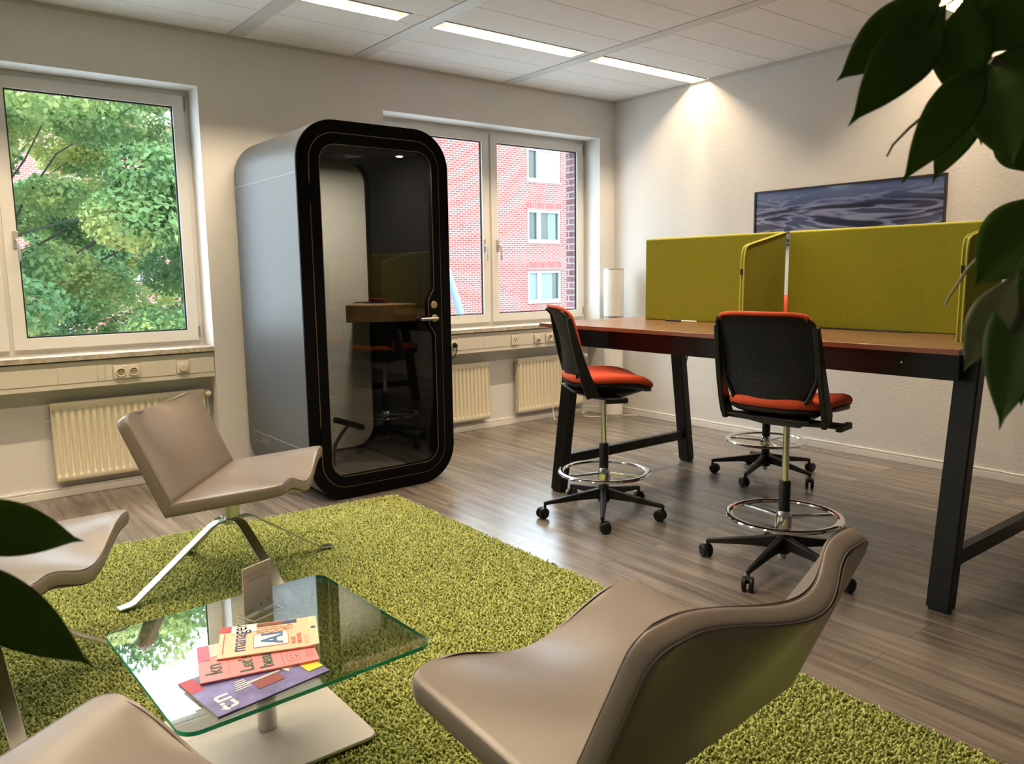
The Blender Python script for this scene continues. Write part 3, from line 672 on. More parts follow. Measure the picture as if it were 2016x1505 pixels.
# ================================================================== drafting stools
def make_stool(base_deg, label):
    t = thing('drafting_stool', label, 'stool')
    hub = MB(); hub.lathe([(.030, .072), (.036, .085), (.036, .135), (.028, .165), (.024, .17)], 24); hub.build('base_hub', BLACKP, t, smooth=True)
    MB().lathe([(.016, .045), (.016, .0719)], 18).build('gas_lift_end', STEEL, t)
    for k in range(5):
        a = math.radians(base_deg+72*k); ca, sa = math.cos(a), math.sin(a)
        b = MB(); vs = []
        for r, zt, zb, w_ in ((.028, .150, .095, .046), (.16, .125, .090, .036), (.325, .095, .074, .024), (.342, .090, .070, .022)):
            for s_, z in ((-1, zb), (1, zb), (.72, zt), (-.72, zt)): vs.append((r*ca-sa*w_/2*s_, r*sa+ca*w_/2*s_, z))
        fs = [(3, 2, 1, 0), (12, 13, 14, 15)]
        for i in range(3):
            for j in range(4): j2 = (j+1) % 4; fs.append((i*4+j, i*4+j2, (i+1)*4+j2, (i+1)*4+j))
        b.add(vs, fs); arm = b.build('base_arm', BLACKP, t, bevel=.004)
        # caster
        cx, cy = .335*ca, .335*sa; th_ = a+.9+k*1.3; tx_, ty_ = math.cos(th_), math.sin(th_); ox, oy = cx-tx_*.016, cy-ty_*.016
        c = MB(); c.cyl((cx, cy, .080), (cx, cy, .050), .0075, 12); c.bar((cx, cy, .056), (ox-tx_*.01, oy-ty_*.01, .044), .013, .022)
        c.build('caster_fork', BLACKP, arm)
        for s_ in (-1, 1):
            px, py = -ty_*s_, tx_*s_; w = MB()
            A = Vector((ox+px*.007, oy+py*.007, .0312)); B = Vector((ox+px*.025, oy+py*.025, .0312)); q = (B-A).to_track_quat('Z', 'Y').to_matrix().to_4x4(); q.translation = A
            w.lathe([(.028, 0), (.031, .002), (.031, .013), (.026, .0175), (.006, .018)], 22, xf=q); w.build('caster_wheel', BLACKP, arm, smooth=True)
    r = MB(); r.torus(.238, .0125, .243, 56, 10, sy=1.45, sz=.8); r.build('foot_ring', CHROME, t, smooth=True)
    b = MB(); b.lathe([(.030, .185), (.036, .19), (.036, .235), (.031, .262), (.027, .268)], 24); b.build('ring_collar', CHROME, t, smooth=True)
    for k in range(3):
        a = math.radians(base_deg+40+120*k); MB().bar((.032*math.cos(a), .032*math.sin(a), .238), (.238*math.cos(a), .238*math.sin(a), .242), .020, .013, w2=.016, h2=.010).build('ring_spoke', CHROME, t, bevel=.003)
    MB().lathe([(.0255, .165), (.0255, .40), (.022, .405)], 24).build('column_sleeve', BLACKP, t, smooth=True)
    MB().lathe([(.0145, .404), (.0145, .665)], 20).build('gas_column', CHROME, t, smooth=True)
    # mechanism: boat shaped, lowest above the column
    b = MB(); prof = [(-.205, .722, .712, .18), (-.15, .722, .690, .17), (-.07, .722, .664, .13), (0, .722, .650, .10), (.07, .722, .660, .10), (.15, .722, .684, .11), (.225, .72, .712, .12)]
    vs = []
    for x, zt, zb, hw in prof:
        for s_, z in ((-1, zt), (1, zt), (1, (zt+zb)/2), (.6, zb), (-.6, zb), (-1, (zt+zb)/2)): vs.append((x, s_*hw, z))
    fs = [(5, 4, 3, 2, 1, 0), tuple(range(36, 42))]
    for i in range(6):
        for j in range(6): j2 = (j+1) % 6; fs.append((i*6+j, i*6+j2, (i+1)*6+j2, (i+1)*6+j))
    b.add(vs, fs); b.build('mechanism', BLACKP, t, bevel=.004)
    b = MB(); b.box(-.04, .04, -.235, -.05, .672, .688); b.box(-.06, .06, -.262, -.235, .665, .693); b.build('lever', BLACKP, t, bevel=.005)
    # seat pan + cushion (superellipse plan)
    def plan(u, v):
        a = 2*PI*v; ex = .55; c, s_ = math.cos(a), math.sin(a)
        x = math.copysign(abs(c)**ex, c)*.232*u; y = math.copysign(abs(s_)**ex, s_)*(.235 - .03*(1 if c < 0 else 0)*abs(c))*u
        return x+.010, y
    def zt(x, y):
        z = .792+.010*math.cos(x*9)+.012*(abs(y)/.235)**2
        if x > .10: z -= 1.9*(x-.10)**2
        if x < -.12: z += .25*(-.12-x)
        return z
    def cush(prof, name, m, zoff):
        b = MB(); nv = 56; vs = []; fs = []
        for (u, dz) in prof:
            for j in range(nv):
                x, y = plan(u, j/nv); X_, Y_ = plan(min(u, .93), j/nv); vs.append((x, y, zt(X_, Y_)+dz))
        for i in range(len(prof)-1):
            for j in range(nv): j2 = (j+1) % nv; fs.append((i*nv+j, i*nv+j2, (i+1)*nv+j2, (i+1)*nv+j))
        fs.append(tuple(range(nv))); fs.append(tuple((len(prof)-1)*nv+j for j in range(nv)))
        b.add(vs, fs); return b.build(name, m, t, smooth=True, angle=80)
    cush([(.05, .0), (.35, -.001), (.65, -.001), (.85, -.001), (.94, -.006), (.985, -.016), (1.0, -.028), (.985, -.042), (.93, -.048), (.4, -.048)], 'seat_cushion', ORANGE, 0)
    cush([(.3, -.0485), (.92, -.0485), (.965, -.050), (.965, -.062), (.85, -.074), (.4, -.080)], 'seat_pan', BLACKP, 0)
    # back: lumbar-curved shell
    ZB, ZT_ = .785, 1.15
    def bx(w): return -.205-.012*math.sin(w*PI*1.0)*0 -.075*w**1.0 + .022*math.sin(w*PI) - .020*max(0, w-.9)*10*max(0, w-.9)*10
    def hw(w):
        if w < .32: return .142+(.200-.142)*min(1, (w/.32))**.8
        return .200+.008*(w-.32)/.68
    def S(off, ww=1.0, z0=0.0, z1=0.0):
        def f(u, v):
            w_ = u; y = (2*v-1)*hw(u)*ww
            c = 1.0
            top = max(0, (u-.90)/.10); y *= 1-.10*top**2.5
            return (bx(u)+.030*(abs(2*v-1)**2.2)+off, y, ZB+z0+(ZT_+z1-ZB-z0)*u - .010*(abs(2*v-1)**6))
        return f
    b = MB(); b.sheet(22, 21, S(0.0), S(-.008)); b.build('mesh_shell', MESHB, t, smooth=True, angle=70)
    b = MB(); b.sheet(22, 21, S(.022, 1.01, -.036, .012), S(.0005, 1.01, -.036, .012)); rim = [Vector(S(.004, 1.0, 0, .012)(1, v/16)) for v in range(17)]; b.tube([rim[0]+Vector((0, 0, -.02))]+rim+[rim[-1]+Vector((0, 0, -.02))], .0095, 10); b.build('back_pad', ORANGE, t, bevel=.006, angle=60)
    fr = MB(); P_ = []
    for k in range(0, 23): u = k/22; P_.append(Vector(S(-.012, 1.03)(u, 0)))
    top = [Vector(S(-.012, 1.03)(1, v/12)) for v in range(1, 12)]; rt_ = [Vector(S(-.012, 1.03)(1-k/22, 1)) for k in range(23)]
    bot = [Vector(S(-.012, 1.03)(0, 1-v/8)) for v in range(1, 9)]
    fr.tube(P_, .0075, 8); fr.tube(rt_, .0075, 8); fr.build('back_frame', BLACKP, t, smooth=True)
    for s_ in (-1, 1):
        pts = [(-.243, .216*s_, 1.11), (-.217, .222*s_, 1.00), (-.190, .225*s_, .90), (-.158, .227*s_, .80), (-.132, .228*s_, .735), (-.12, .222*s_, .695)]
        wd = [.026, .036, .046, .056, .064, .06]; b = MB(); vs = []; fs = []
        for (x, y, z), w_ in zip(pts, wd):
            for dx, dy in ((-w_/2, -.012), (w_/2, -.012), (w_/2, .012), (-w_/2, .012)): vs.append((x+dx, y+dy, z+dx*.3))
        fs = [(3, 2, 1, 0), (20, 21, 22, 23)]
        for i in range(5):
            for j in range(4): j2 = (j+1) % 4; fs.append((i*4+j, i*4+j2, (i+1)*4+j2, (i+1)*4+j))
        b.add(vs, fs); b.bar((-.12, .226*s_, .705), (-.03, .05*s_, .680), .06, .024); b.build('back_upright', BLACKP, t, bevel=.004)
    return t
s1 = make_stool(38, 'orange drafting stool at the far left end of the desk, seen side on')
s1.location = (3.015, 3.035, 0); s1.rotation_euler = (0, 0, math.radians(-30))
s2 = copy_tree(s1); s2.location = (3.06, 1.94, 0); s2.rotation_euler = (0, 0, math.radians(8)); s2['label'] = 'orange drafting stool in front of the desk, its black mesh back to the viewer'
s3 = copy_tree(s1); s3.location = (4.385, 2.93, 0); s3.rotation_euler = (0, 0, math.radians(178)); s3['label'] = 'drafting stool on the wall side of the desk, mostly hidden behind'
# turn the star bases and rings of the copies the way they stand
def turn_base(st, deg):
    R3 = Matrix.Rotation(math.radians(deg), 4, 'Z')
    for ch in [x for x in bpy.data.objects if x.parent == st and x.name.split('.')[0] in ('base_arm', 'ring_spoke')]: ch.matrix_local = R3 @ ch.matrix_local
turn_base(s2, 75-8-38-30+30-30); turn_base(s3, 8-30)
for s_ in (s1, s2, s3): s_['group'] = 'orange drafting stools at the desk'

# ================================================================== lounge chairs
def make_lounge(label, star_deg, foot_z=.0):
    t = thing('lounge_chair', label, 'lounge chair')
    W = .742; A, ZC, B, ZF, Cc, ZK = .102, .455, .333, .523, .26, .81; TH = .055; DIP = .075
    cr = Vector((-A, 0, ZC)); tip = Vector((B, 0, ZF)); top = Vector((-Cc, 0, ZK))
    ds, db = (tip-cr), (top-cr); ls, lb = ds.length, db.length; ds.normalize(); db.normalize()
    ns = Vector((-ds.z, 0, ds.x)); nb = Vector((db.z, 0, -db.x))           # front-facing normals
    m = -(ns+nb)*TH/(1+ns.dot(nb))                                         # mitre to the outer corner
    def panel(d, n_, L, r=.045):
        def hwid(s): return W/2 if s < L-r else W/2-r+math.sqrt(max(0, r*r-(s-(L-r))**2))
        def dip(u, v):
            q = abs(v); prof = .5+.5*math.cos(PI*min(1, q/.86)); return DIP*(u**1.5)*prof
        def remap(u):  # denser near the tip
            return 1-(1-u)**1.5
        def top_(u, v):
            u = remap(u); v = 2*v-1; s = u*L; return cr+d*s+Vector((0, v*hwid(s), 0))-n_*dip(u, v)+n_*.012*math.sin(PI*u)*(1-v*v)
        def bot_(u, v):
            u = remap(u); v = 2*v-1; s = u*L; p0 = cr+m; p1 = cr+d*L-n_*TH*.86-d*.006; p = p0+(p1-p0)*u; return p+Vector((0, v*hwid(s), 0))-n_*dip(u, v)
        return top_, bot_
    for nm, d, n_, L in (('seat', ds, ns, ls), ('backrest', db, nb, lb)):
        tp, bt = panel(d, n_, L); nu, nv = 28, 35; b = MB()
        T = [[Vector(tp(i/(nu-1), j/(nv-1))) for j in range(nv)] for i in range(nu)]; B_ = [[Vector(bt(i/(nu-1), j/(nv-1))) for j in range(nv)] for i in range(nu)]
        loop = [(i, 0) for i in range(nu)]+[(nu-1, j) for j in range(1, nv)]+[(i, nv-1) for i in range(nu-2, -1, -1)]
        m_ = 9; E_ = .010; rings = []
        outs = []
        for k, (i, j) in enumerate(loop):
            a0 = T[loop[max(0, k-1)][0]][loop[max(0, k-1)][1]]; a1 = T[loop[min(len(loop)-1, k+1)][0]][loop[min(len(loop)-1, k+1)][1]]
            o_ = (a1-a0).cross(n_).normalized(); ctr = cr+d*(L*.5)
            if o_.dot(T[i][j]-ctr) < 0: o_ = -o_
            if i == 0: o_ = Vector((0, 1 if j else -1, 0))
            outs.append(o_)
        # shrink the faces a little so that the rounded rim keeps the size
        for r in range(m_+1):
            s_ = r/m_; sp = s_*s_*(3-2*s_)*.35+s_*.65; bulge = E_*(max(0, 1-abs(2*s_-1)**2.6))**.5
            rings.append([T[i][j].lerp(B_[i][j], sp)+outs[k]*(bulge-E_) for k, (i, j) in enumerate(loop)])
        for k, (i, j) in enumerate(loop): T[i][j] = rings[0][k]; B_[i][j] = rings[-1][k]
        vs = [T[i][j] for i in range(nu) for j in range(nv)]+[B_[i][j] for i in range(nu) for j in range(nv)]; N = nu*nv; fs = []
        for i in range(nu-1):
            for j in range(nv-1):
                a, b1, c1, d1 = i*nv+j, (i+1)*nv+j, (i+1)*nv+j+1, i*nv+j+1; fs += [(a, b1, c1, d1), (N+d1, N+c1, N+b1, N+a)]
        ids = [[i*nv+j for i, j in loop]]
        for r in range(1, m_): ids.append([len(vs)+k for k in range(len(loop))]); vs += rings[r]
        ids.append([N+i*nv+j for i, j in loop])
        for r in range(m_):
            for k in range(len(loop)-1): fs.append((ids[r][k], ids[r][k+1], ids[r+1][k+1], ids[r+1][k]))
        fs.append(tuple([r_[0] for r_ in ids]+[N+j for j in range(1, nv-1)]+[r_[-1] for r_ in reversed(ids)]+[j for j in range(nv-2, 0, -1)]))
        b.add(vs, fs); o = b.build(nm, LEATHER, t, smooth=True, angle=75)
        for rr in (0, m_):
            b = MB(); b.tube([p+(n_ if rr == 0 else -n_)*.0001 for p in (rings[1][1:-1] if rr == 0 else rings[m_-1][1:-1])], .0011, 6); b.build('seam', SEAM, o, smooth=True)
    b = MB(); b.lathe([(.034, .285), (.034, .405)], 28); b.build('swivel_column', STEEL, t, smooth=True)
    b = MB(); b.lathe([(.045, .262), (.045, .284), (.036, .2845)], 28); b.build('hub', STEEL, t, smooth=True)
    for k in range(4):
        a = math.radians(star_deg+90*k); ca, sa = math.cos(a), math.sin(a)
        P2 = [(.02, .276), (.075, .276), (.105, .262), (.435, .030), (.452, .0245), (.50, .0215)]
        vs = []; w_ = .0225; th = .004
        for i, (r, z) in enumerate(P2):
            p, q = P2[max(0, i-1)], P2[min(len(P2)-1, i+1)]; tx_, tz_ = q[0]-p[0], q[1]-p[1]; l_ = math.hypot(tx_, tz_); nx, nz = -tz_/l_, tx_/l_
            for s_, e in ((-1, -1), (1, -1), (1, 1), (-1, 1)): rr, zz = r+nx*th*e, z+nz*th*e; vs.append((rr*ca-sa*w_*s_, rr*sa+ca*w_*s_, zz))
        fs = [(3, 2, 1, 0), tuple(len(vs)-4+j for j in range(4))]
        for i in range(len(P2)-1):
            for j in range(4): j2 = (j+1) % 4; fs.append((i*4+j, i*4+j2, (i+1)*4+j2, (i+1)*4+j))
        b = MB(); b.add(vs, fs); b.build('star_leg', STEEL, t, bevel=.002)
    return t
def place(ch, x, y, deg, z=.0095): ch.location = (x, y, z); ch.rotation_euler = (0, 0, math.radians(deg))
cA = make_lounge('taupe leather lounge chair standing in front of the left radiator', 8.6+37); place(cA, 1.087, 3.40, -37)
cB = copy_tree(cA); place(cB, .125, 2.84, -32); cB['label'] = 'lounge chair at left edge, its seat front showing behind the leaves'
cC = copy_tree(cA); place(cC, 1.149, 1.035, 94.5); cC['label'] = 'nearest lounge chair, its curved leather back turned to the viewer'
cD = copy_tree(cA); place(cD, .078, 1.203, 20); cD['label'] = 'lounge chair in the bottom left corner, only a seat corner visible'
for c_, dg in ((cB, 5+32-45.6), (cC, 10), (cD, 25)):
    R3 = Matrix.Rotation(math.radians(dg), 4, 'Z')
    for ch in [x for x in bpy.data.objects if x.parent == c_ and x.name.startswith('star_leg')]: ch.matrix_local = R3 @ ch.matrix_local
for c_ in (cA, cB, cC, cD): c_['group'] = 'taupe lounge chairs on the rug'

# ================================================================== glass table
gt = thing('glass_coffee_table', 'square glass coffee table with steel column and pale plate base', 'table', (.745, 2.11, .0))
TR = math.radians(2.2)
def gxy(x, y): c, s = math.cos(TR), math.sin(TR); return (x*c-y*s, x*s+y*c)
P = [gxy(*p) for p in rrect(-.343, .335, -.352, .328, .045, 8)]
P = [(x-.002, y-.012) for x, y in P]
n_ = len(P)
MB().prism(P, .3195, .3305, 'z').build('glass_top', GLASST, gt)
def outl(P, d): 
    cx = sum(p[0] for p in P)/len(P); cy = sum(p[1] for p in P)/len(P)
    return [(x+math.copysign(d, x-cx), y+math.copysign(d, y-cy)) for x, y in P]
b = MB(); b.ring(outl(P, .0006), P, .3195, .3303, 'z'); b.build('glass_edge', GLEDGE, gt)
MB().lathe([(.0275, .0357), (.0275, .3105), (.032, .3110), (.032, .3193)], 32, c=(0, .02)).build('column', STEEL, gt, smooth=True)
MB().prism([(x, y+.02) for x, y in rrect(-.235, .235, -.235, .235, .03, 6)], .0255, .0355, 'z').build('base_plate', mat('pale_satin_plate', (.62, .58, .53), .35, .0), gt, bevel=.002)

# magazines -------------------------------------------------------
MAGZ = .3312
def mag(label, corner, head, side, w_, h_, z, th, cover, spine, deco):
    """corner: bottom-left of cover read upright is found from head (unit vector pointing to the cover's top)"""
    ang = math.atan2(head[1], head[0])-PI/2
    t = thing('magazine', label, 'magazine', (corner[0], corner[1], z), ang, group='magazines on the glass table')
    b = MB(); b.box(0, w_, 0, h_, .0003, th-.0005); b.build('pages', mat('magazine_pages', (.75, .72, .66), .7), t, bevel=.0008)
    c = MB(); 
    nx = 10
    c.sheet(8, 10, lambda u, v: (u*w_, v*h_, th+.0016*math.sin(PI*u)*.4), lambda u, v: (u*w_, v*h_, th-.0005)); c.box(-.0008, 0, 0, h_, .0002, th)
    co = c.build('cover', cover, t, smooth=True)
    deco(co, w_, h_, th+.0012); return t
def rect(co, x0, x1, y0, y1, z, m, name): return MB().box(x0, x1, y0, y1, z, z+.0002).build(name, m, co)
M_PEACH = mat('peach_cover', (.82, .52, .36), .35); M_PINK = mat('pink_cover', (.85, .25, .27), .35); M_BLUE = mat('blue_violet_cover', (.16, .15, .38), .3, var=(14, .35))
M_RED = mat('print_red', (.62, .04, .04), .4); M_NAVY = mat('print_navy', (.02, .05, .16), .4); M_GRN = mat('print_green', (.01, .10, .06), .4); M_WHT = mat('print_white', (.85, .82, .78), .4)
M_YEL = mat('print_yellow', (.85, .62, .02), .4); M_PALE = mat('print_pale_green', (.48, .55, .36), .4); M_BRN = mat('print_brown', (.16, .05, .03), .5); M_LGREEN = mat('print_leaf_green', (.25, .38, .12), .4); M_LPINK = mat('print_light_pink', (.80, .52, .50), .4)
# head direction: the magazines' tops point to the left of the picture
def unit(a, b): v = Vector((b[0]-a[0], b[1]-a[1])); v.normalize(); return v
def deco_blue(co, w_, h_, z):
    rect(co, .0, w_, h_-.055, h_, z, M_BLUE, 'title_band')
    text('t:n', .075, (.012, h_-.062, z+.0004), (0, 0, 0), M_WHT, 'title', co, bold=.0012)
    rect(co, w_-.075, w_, h_-.035, h_, z+.0003, mat('print_crimson', (.40, .03, .06), .4), 'corner_flag')
    rect(co, w_-.085, w_-.035, .02, .17, z+.0002, M_LGREEN, 'picture_green')
    rect(co, .045, .085, .10, .17, z+.0002, mat('print_maroon', (.22, .03, .03), .4), 'picture_maroon')
    rect(co, .088, .092, .09, .18, z+.0003, M_WHT, 'rule'); rect(co, .094, .096, .09, .18, z+.0003, M_WHT, 'rule')
    MB().prism([(.02, .055), (.07, .075), (.16, .03), (.13, .10), (.05, .062), (.10, .08)][:4], z+.0002, z+.0004).build('picture_flash', M_WHT, co)
    rect(co, .03, .10, .0, .042, z+.0003, M_YEL, 'picture_yellow'); rect(co, .08, .13, .01, .07, z+.00025, M_PEACH, 'picture_peach')
    for k in range(5): rect(co, .075+.010*k, .079+.010*k, .175+.0, .215-.004*k, z+.0003, M_WHT, 'small_print')
def deco_pink(co, w_, h_, z):
    text('kn', .060, (.03, h_-.055, z+.0003), (0, 0, 0), M_GRN, 'title', co, bold=.0005)
    rect(co, w_-.075, w_, h_-.10, h_, z+.0001, M_LPINK, 'picture_panel'); rect(co, w_-.09, w_, h_-.03, h_, z+.0002, mat('print_rose', (.62, .12, .22), .4), 'corner_flag')
    text("Let\u2019s\nhear", .048, (.012, h_-.130, z+.0003), (0, 0, 0), M_GRN, 'headline', co, bold=.0011)
    rect(co, .01, .13, h_-.072, h_-.0712, z+.0002, M_GRN, 'rule'); rect(co, .005, .10, .088, .0888, z+.0002, M_GRN, 'rule')
    b = MB(); P = rrect(.015, .065, .045, .077, .010, 5); Q = rrect(.0158, .0642, .0458, .0762, .0094, 5); b.ring(P, Q, z+.0002, z+.0004, 'z')
    b.tube([(.03, .055, z+.0003), (.04, .051, z+.0003), (.05, .055, z+.0003)], .0006, 5); b.cyl((.032, .066, z+.0002), (.032, .066, z+.0006), .002, 8); b.cyl((.048, .066, z+.0002), (.048, .066, z+.0006), .002, 8); b.build('smiley_face', M_GRN, co)
    for k in range(4): rect(co, .02, .06, .010+.005*k, .0115+.005*k, z+.0002, mat('print_dusk', (.45, .12, .12), .4), 'small_print')
def deco_peach(co, w_, h_, z):
    text('manager', .058, (.022, h_-.070, z+.0003), (0, 0, 0), M_NAVY, 'title', co, bold=.0004, squash=.86)
    rect(co, .02, .14, h_-.014, h_-.0115, z+.0002, M_RED, 'rule')
    rect(co, w_-.035, w_, h_-.030, h_, z+.0003, M_RED, 'corner_flag'); rect(co, w_-.050, w_, h_-.10, h_-.030, z+.0001, M_WHT, 'panel')
    rect(co, w_-.026, w_-.006, .055, .165, z+.0003, M_BRN, 'photo_strip'); rect(co, w_-.026, w_-.006, .056, .093, z+.0005, M_NAVY, 'photo_strip')
    b = MB(); P = rrect(.030, .112, .080, .172, .004, 3); Q = rrect(.0315, .1105, .0815, .1705, .003, 3); b.ring(P, Q, z+.0003, z+.0005, 'z'); b.build('headline_box', M_RED, co)
    rect(co, .0315, .1105, .0815, .1705, z+.0001, M_WHT, 'headline_field')
    o = text('AI', .080, (.040, .096, z+.0008), (0, 0, 0), mat('print_blue', (.04, .13, .33), .4), 'headline', co, bold=.002)
    random.seed(3)
    for k in range(3):
        y = .075+.0; pts = [(w_-.066+.012*k+random.uniform(-.004, .004), .165-.0075*i, z+.0008) for i in range(14)]
        pts = [(x+.004*math.sin(i*2.1+k), yy, zz) for i, (x, yy, zz) in enumerate(pts)]
        MB().tube(pts, .0007, 4).build('scribble', M_BRN, co)
    text('ALLES\nRICHTIG', .016, (.025, .062, z+.0003), (0, 0, 0), M_RED, 'subhead', co, bold=.0003)
    rect(co, .0, w_, .0, .022, z+.0002, M_PALE, 'footer_band')
    for k in range(4): rect(co, .015, .07, .028+.003*k, .029+.003*k, z+.0002, mat('print_grey', (.4, .32, .25), .5), 'small_print')
    b = MB(); b.cyl((w_-.075, .012, z+.0002), (w_-.075, .012, z+.0010), .007, 12); b.build('footer_figure', M_NAVY, co)
# corner = the cover's lower-left corner (upright reading); with tops to picture-left, the lower-left is the near right corner
mag('bottom magazine of the three, blue and violet cover with yellow corner', (.794, 1.790), unit((.794, 1.790), (.500, 1.750)), None, .217, .298, MAGZ, .0050, M_BLUE, None, deco_blue)
mag('middle magazine of the three, pink cover with green lettering', (.793, 1.848), unit((.793, 1.848), (.508, 1.920)), None, .205, .292, MAGZ+.0075, .0050, M_PINK, None, deco_pink)
mag('top magazine of the three, peach cover with blue and red lettering', (.823, 1.912), unit((.823, 1.912), (.585, 2.004)), None, .186, .262, MAGZ+.0150, .0045, M_PEACH, None, deco_peach)

# sign holder -----------------------------------------------------
ang = math.atan2(2.285-2.246, .838-.737)
t = thing('sign_holder', 'clear acrylic holder with a printed white card on the glass table', 'sign holder', (.737, 2.246, .3312), ang)
MB().box(0, .108, .0008, .0022, .005, .150).build('card', mat('card_paper', (.88, .86, .85), .7), t)
MB().box(0, .108, -.0012, .0006, .0015, .152).build('front_sheet', ACRY, t); MB().box(0, .108, .0026, .0042, .0015, .152).build('back_sheet', ACRY, t)
MB().box(-.002, .110, -.042, .030, 0, .0015).build('foot_plate', ACRY, t)
b = MB(); e = mat('acrylic_edge', (.85, .85, .80), .2)
for a_, c_ in (((-.002, -.042, .0008), (.110, -.042, .0008)), ((-.002, -.042, .0008), (-.002, .030, .0008)), ((.110, -.042, .0008), (.110, .030, .0008)), ((0, -.0005, .001), (0, -.0005, .152)), ((.108, -.0005, .001), (.108, -.0005, .152)), ((0, -.0005, .152), (.108, -.0005, .152))): b.bar(a_, c_, .0014, .0014, up=(0, .3, 1))
b.build('polished_edge', e, t)
ink = mat('card_grey_print', (.30, .27, .27), .6); b = MB(); xf = None
random.seed(5)
for z, x0, x1 in ((.128, .020, .095), (.1205, .012, .100), (.112, .022, .085), (.1045, .018, .090)):
    x = x0
    while x < x1: l_ = random.uniform(.003, .009); b.box(x, min(x1, x+l_), -.0002+.0008, .0008, z, z+.0022); x += l_+.0015
for x, z in ((.060, .018), (.090, .024)): b.box(x, x+.006, .0006, .0008, z, z+.007)
b.box(.014, .034, .0006, .0008, .014, .0165)
b.build('printed_text', ink, t)

# ================================================================== floor lamp, picture
t = thing('floor_lamp', 'white cylindrical floor lamp standing in the room corner', 'floor lamp', (5.185, 5.10, 0))
LS = mat('lamp_white_shade', (.80, .78, .72), .5)
MB().lathe([(.088, 0), (.088, .035)], 40).build('base', mat('lamp_base_grey', (.45, .45, .43), .35, .3), t, smooth=True)
MB().lathe([(.087, .0352), (.089, .925)], 40).build('lower_shade', LS, t, smooth=True)
MB().lathe([(.090, .9252), (.090, .937)], 40).build('band', STEEL, t, smooth=True)
MB().lathe([(.089, .9372), (.093, 1.362), (.090, 1.363), (.088, 1.30)], 40).build('upper_shade', LS, t, smooth=True)
MB().torus(.0925, .004, 1.364, 40, 8).build('rim', STEEL, t, smooth=True)
b = MB(); b.tube([(5.10, 5.12, .012), (5.02, 5.20, .006), (4.98, 5.28, .006)], .0045, 8); b.tube([(5.27, 5.06, .012), (5.33, 5.03, .006), (5.385, 4.98, .006)], .0045, 8)
tag(b.build('lamp_cord', WHITET, smooth=True), 'white cord on the floor beside the corner floor lamp', 'cable')

def art_mat():
    m = mat('tidal_flats_print', (.1, .12, .2), .08, spec=.6); n = m.node_tree.nodes; L = m.node_tree.links; b = n['Principled BSDF']
    tc = n.new('ShaderNodeTexCoord'); s = n.new('ShaderNodeSeparateXYZ'); L.new(tc.outputs['Object'], s.inputs[0])
    mp = n.new('ShaderNodeMapping'); mp.inputs['Scale'].default_value = (1, .85, 5.5); L.new(tc.outputs['Object'], mp.inputs[0])
    a = n.new('ShaderNodeTexNoise'); a.inputs['Scale'].default_value = 1.7; a.inputs['Detail'].default_value = 2.5; a.inputs['Distortion'].default_value = 1.3; L.new(mp.outputs[0], a.inputs['Vector'])
    r = n.new('ShaderNodeValToRGB'); L.new(a.outputs['Fac'], r.inputs[0]); e = r.color_ramp.elements; e[0].position = .36; e[0].color = (.022, .026, .055, 1); e[1].position = .64; e[1].color = (.05, .055, .10, 1)
    for p, c in ((.44, (.035, .04, .08)), (.47, (.11, .14, .28)), (.52, (.24, .27, .42)), (.545, (.07, .09, .19))): x = e.new(p); x.color = (*c, 1)
    # horizon/sky zone near the top
    r2 = n.new('ShaderNodeMapRange'); L.new(s.outputs['Z'], r2.inputs[0]); r2.inputs[1].default_value = .27; r2.inputs[2].default_value = .40
    mx = n.new('ShaderNodeMixRGB'); L.new(r2.outputs[0], mx.inputs[0]); L.new(r.outputs[0], mx.inputs[1]); mx.inputs[2].default_value = (.10, .15, .34, 1)
    L.new(mx.outputs[0], b.inputs['Base Color']); return m
t = thing('framed_picture', 'framed blue aerial seascape photograph on the right wall above the green screens', 'picture', (RX1, 3.05, 1.515))
PY0, PY1, PH = 2.335-3.05, 3.77-3.05, .425
b = MB(); b.ring(rrect(PY0, PY1, 0, PH, .0005, 1), rrect(PY0+.012, PY1-.012, .012, PH-.012, .0005, 1), -.024, -.0002, 'x'); b.build('frame', mat('dark_picture_frame', (.02, .015, .02), .4), t)
MB().box(-.014, -.010, PY0+.011, PY1-.011, .011, PH-.011).build('print', art_mat(), t)

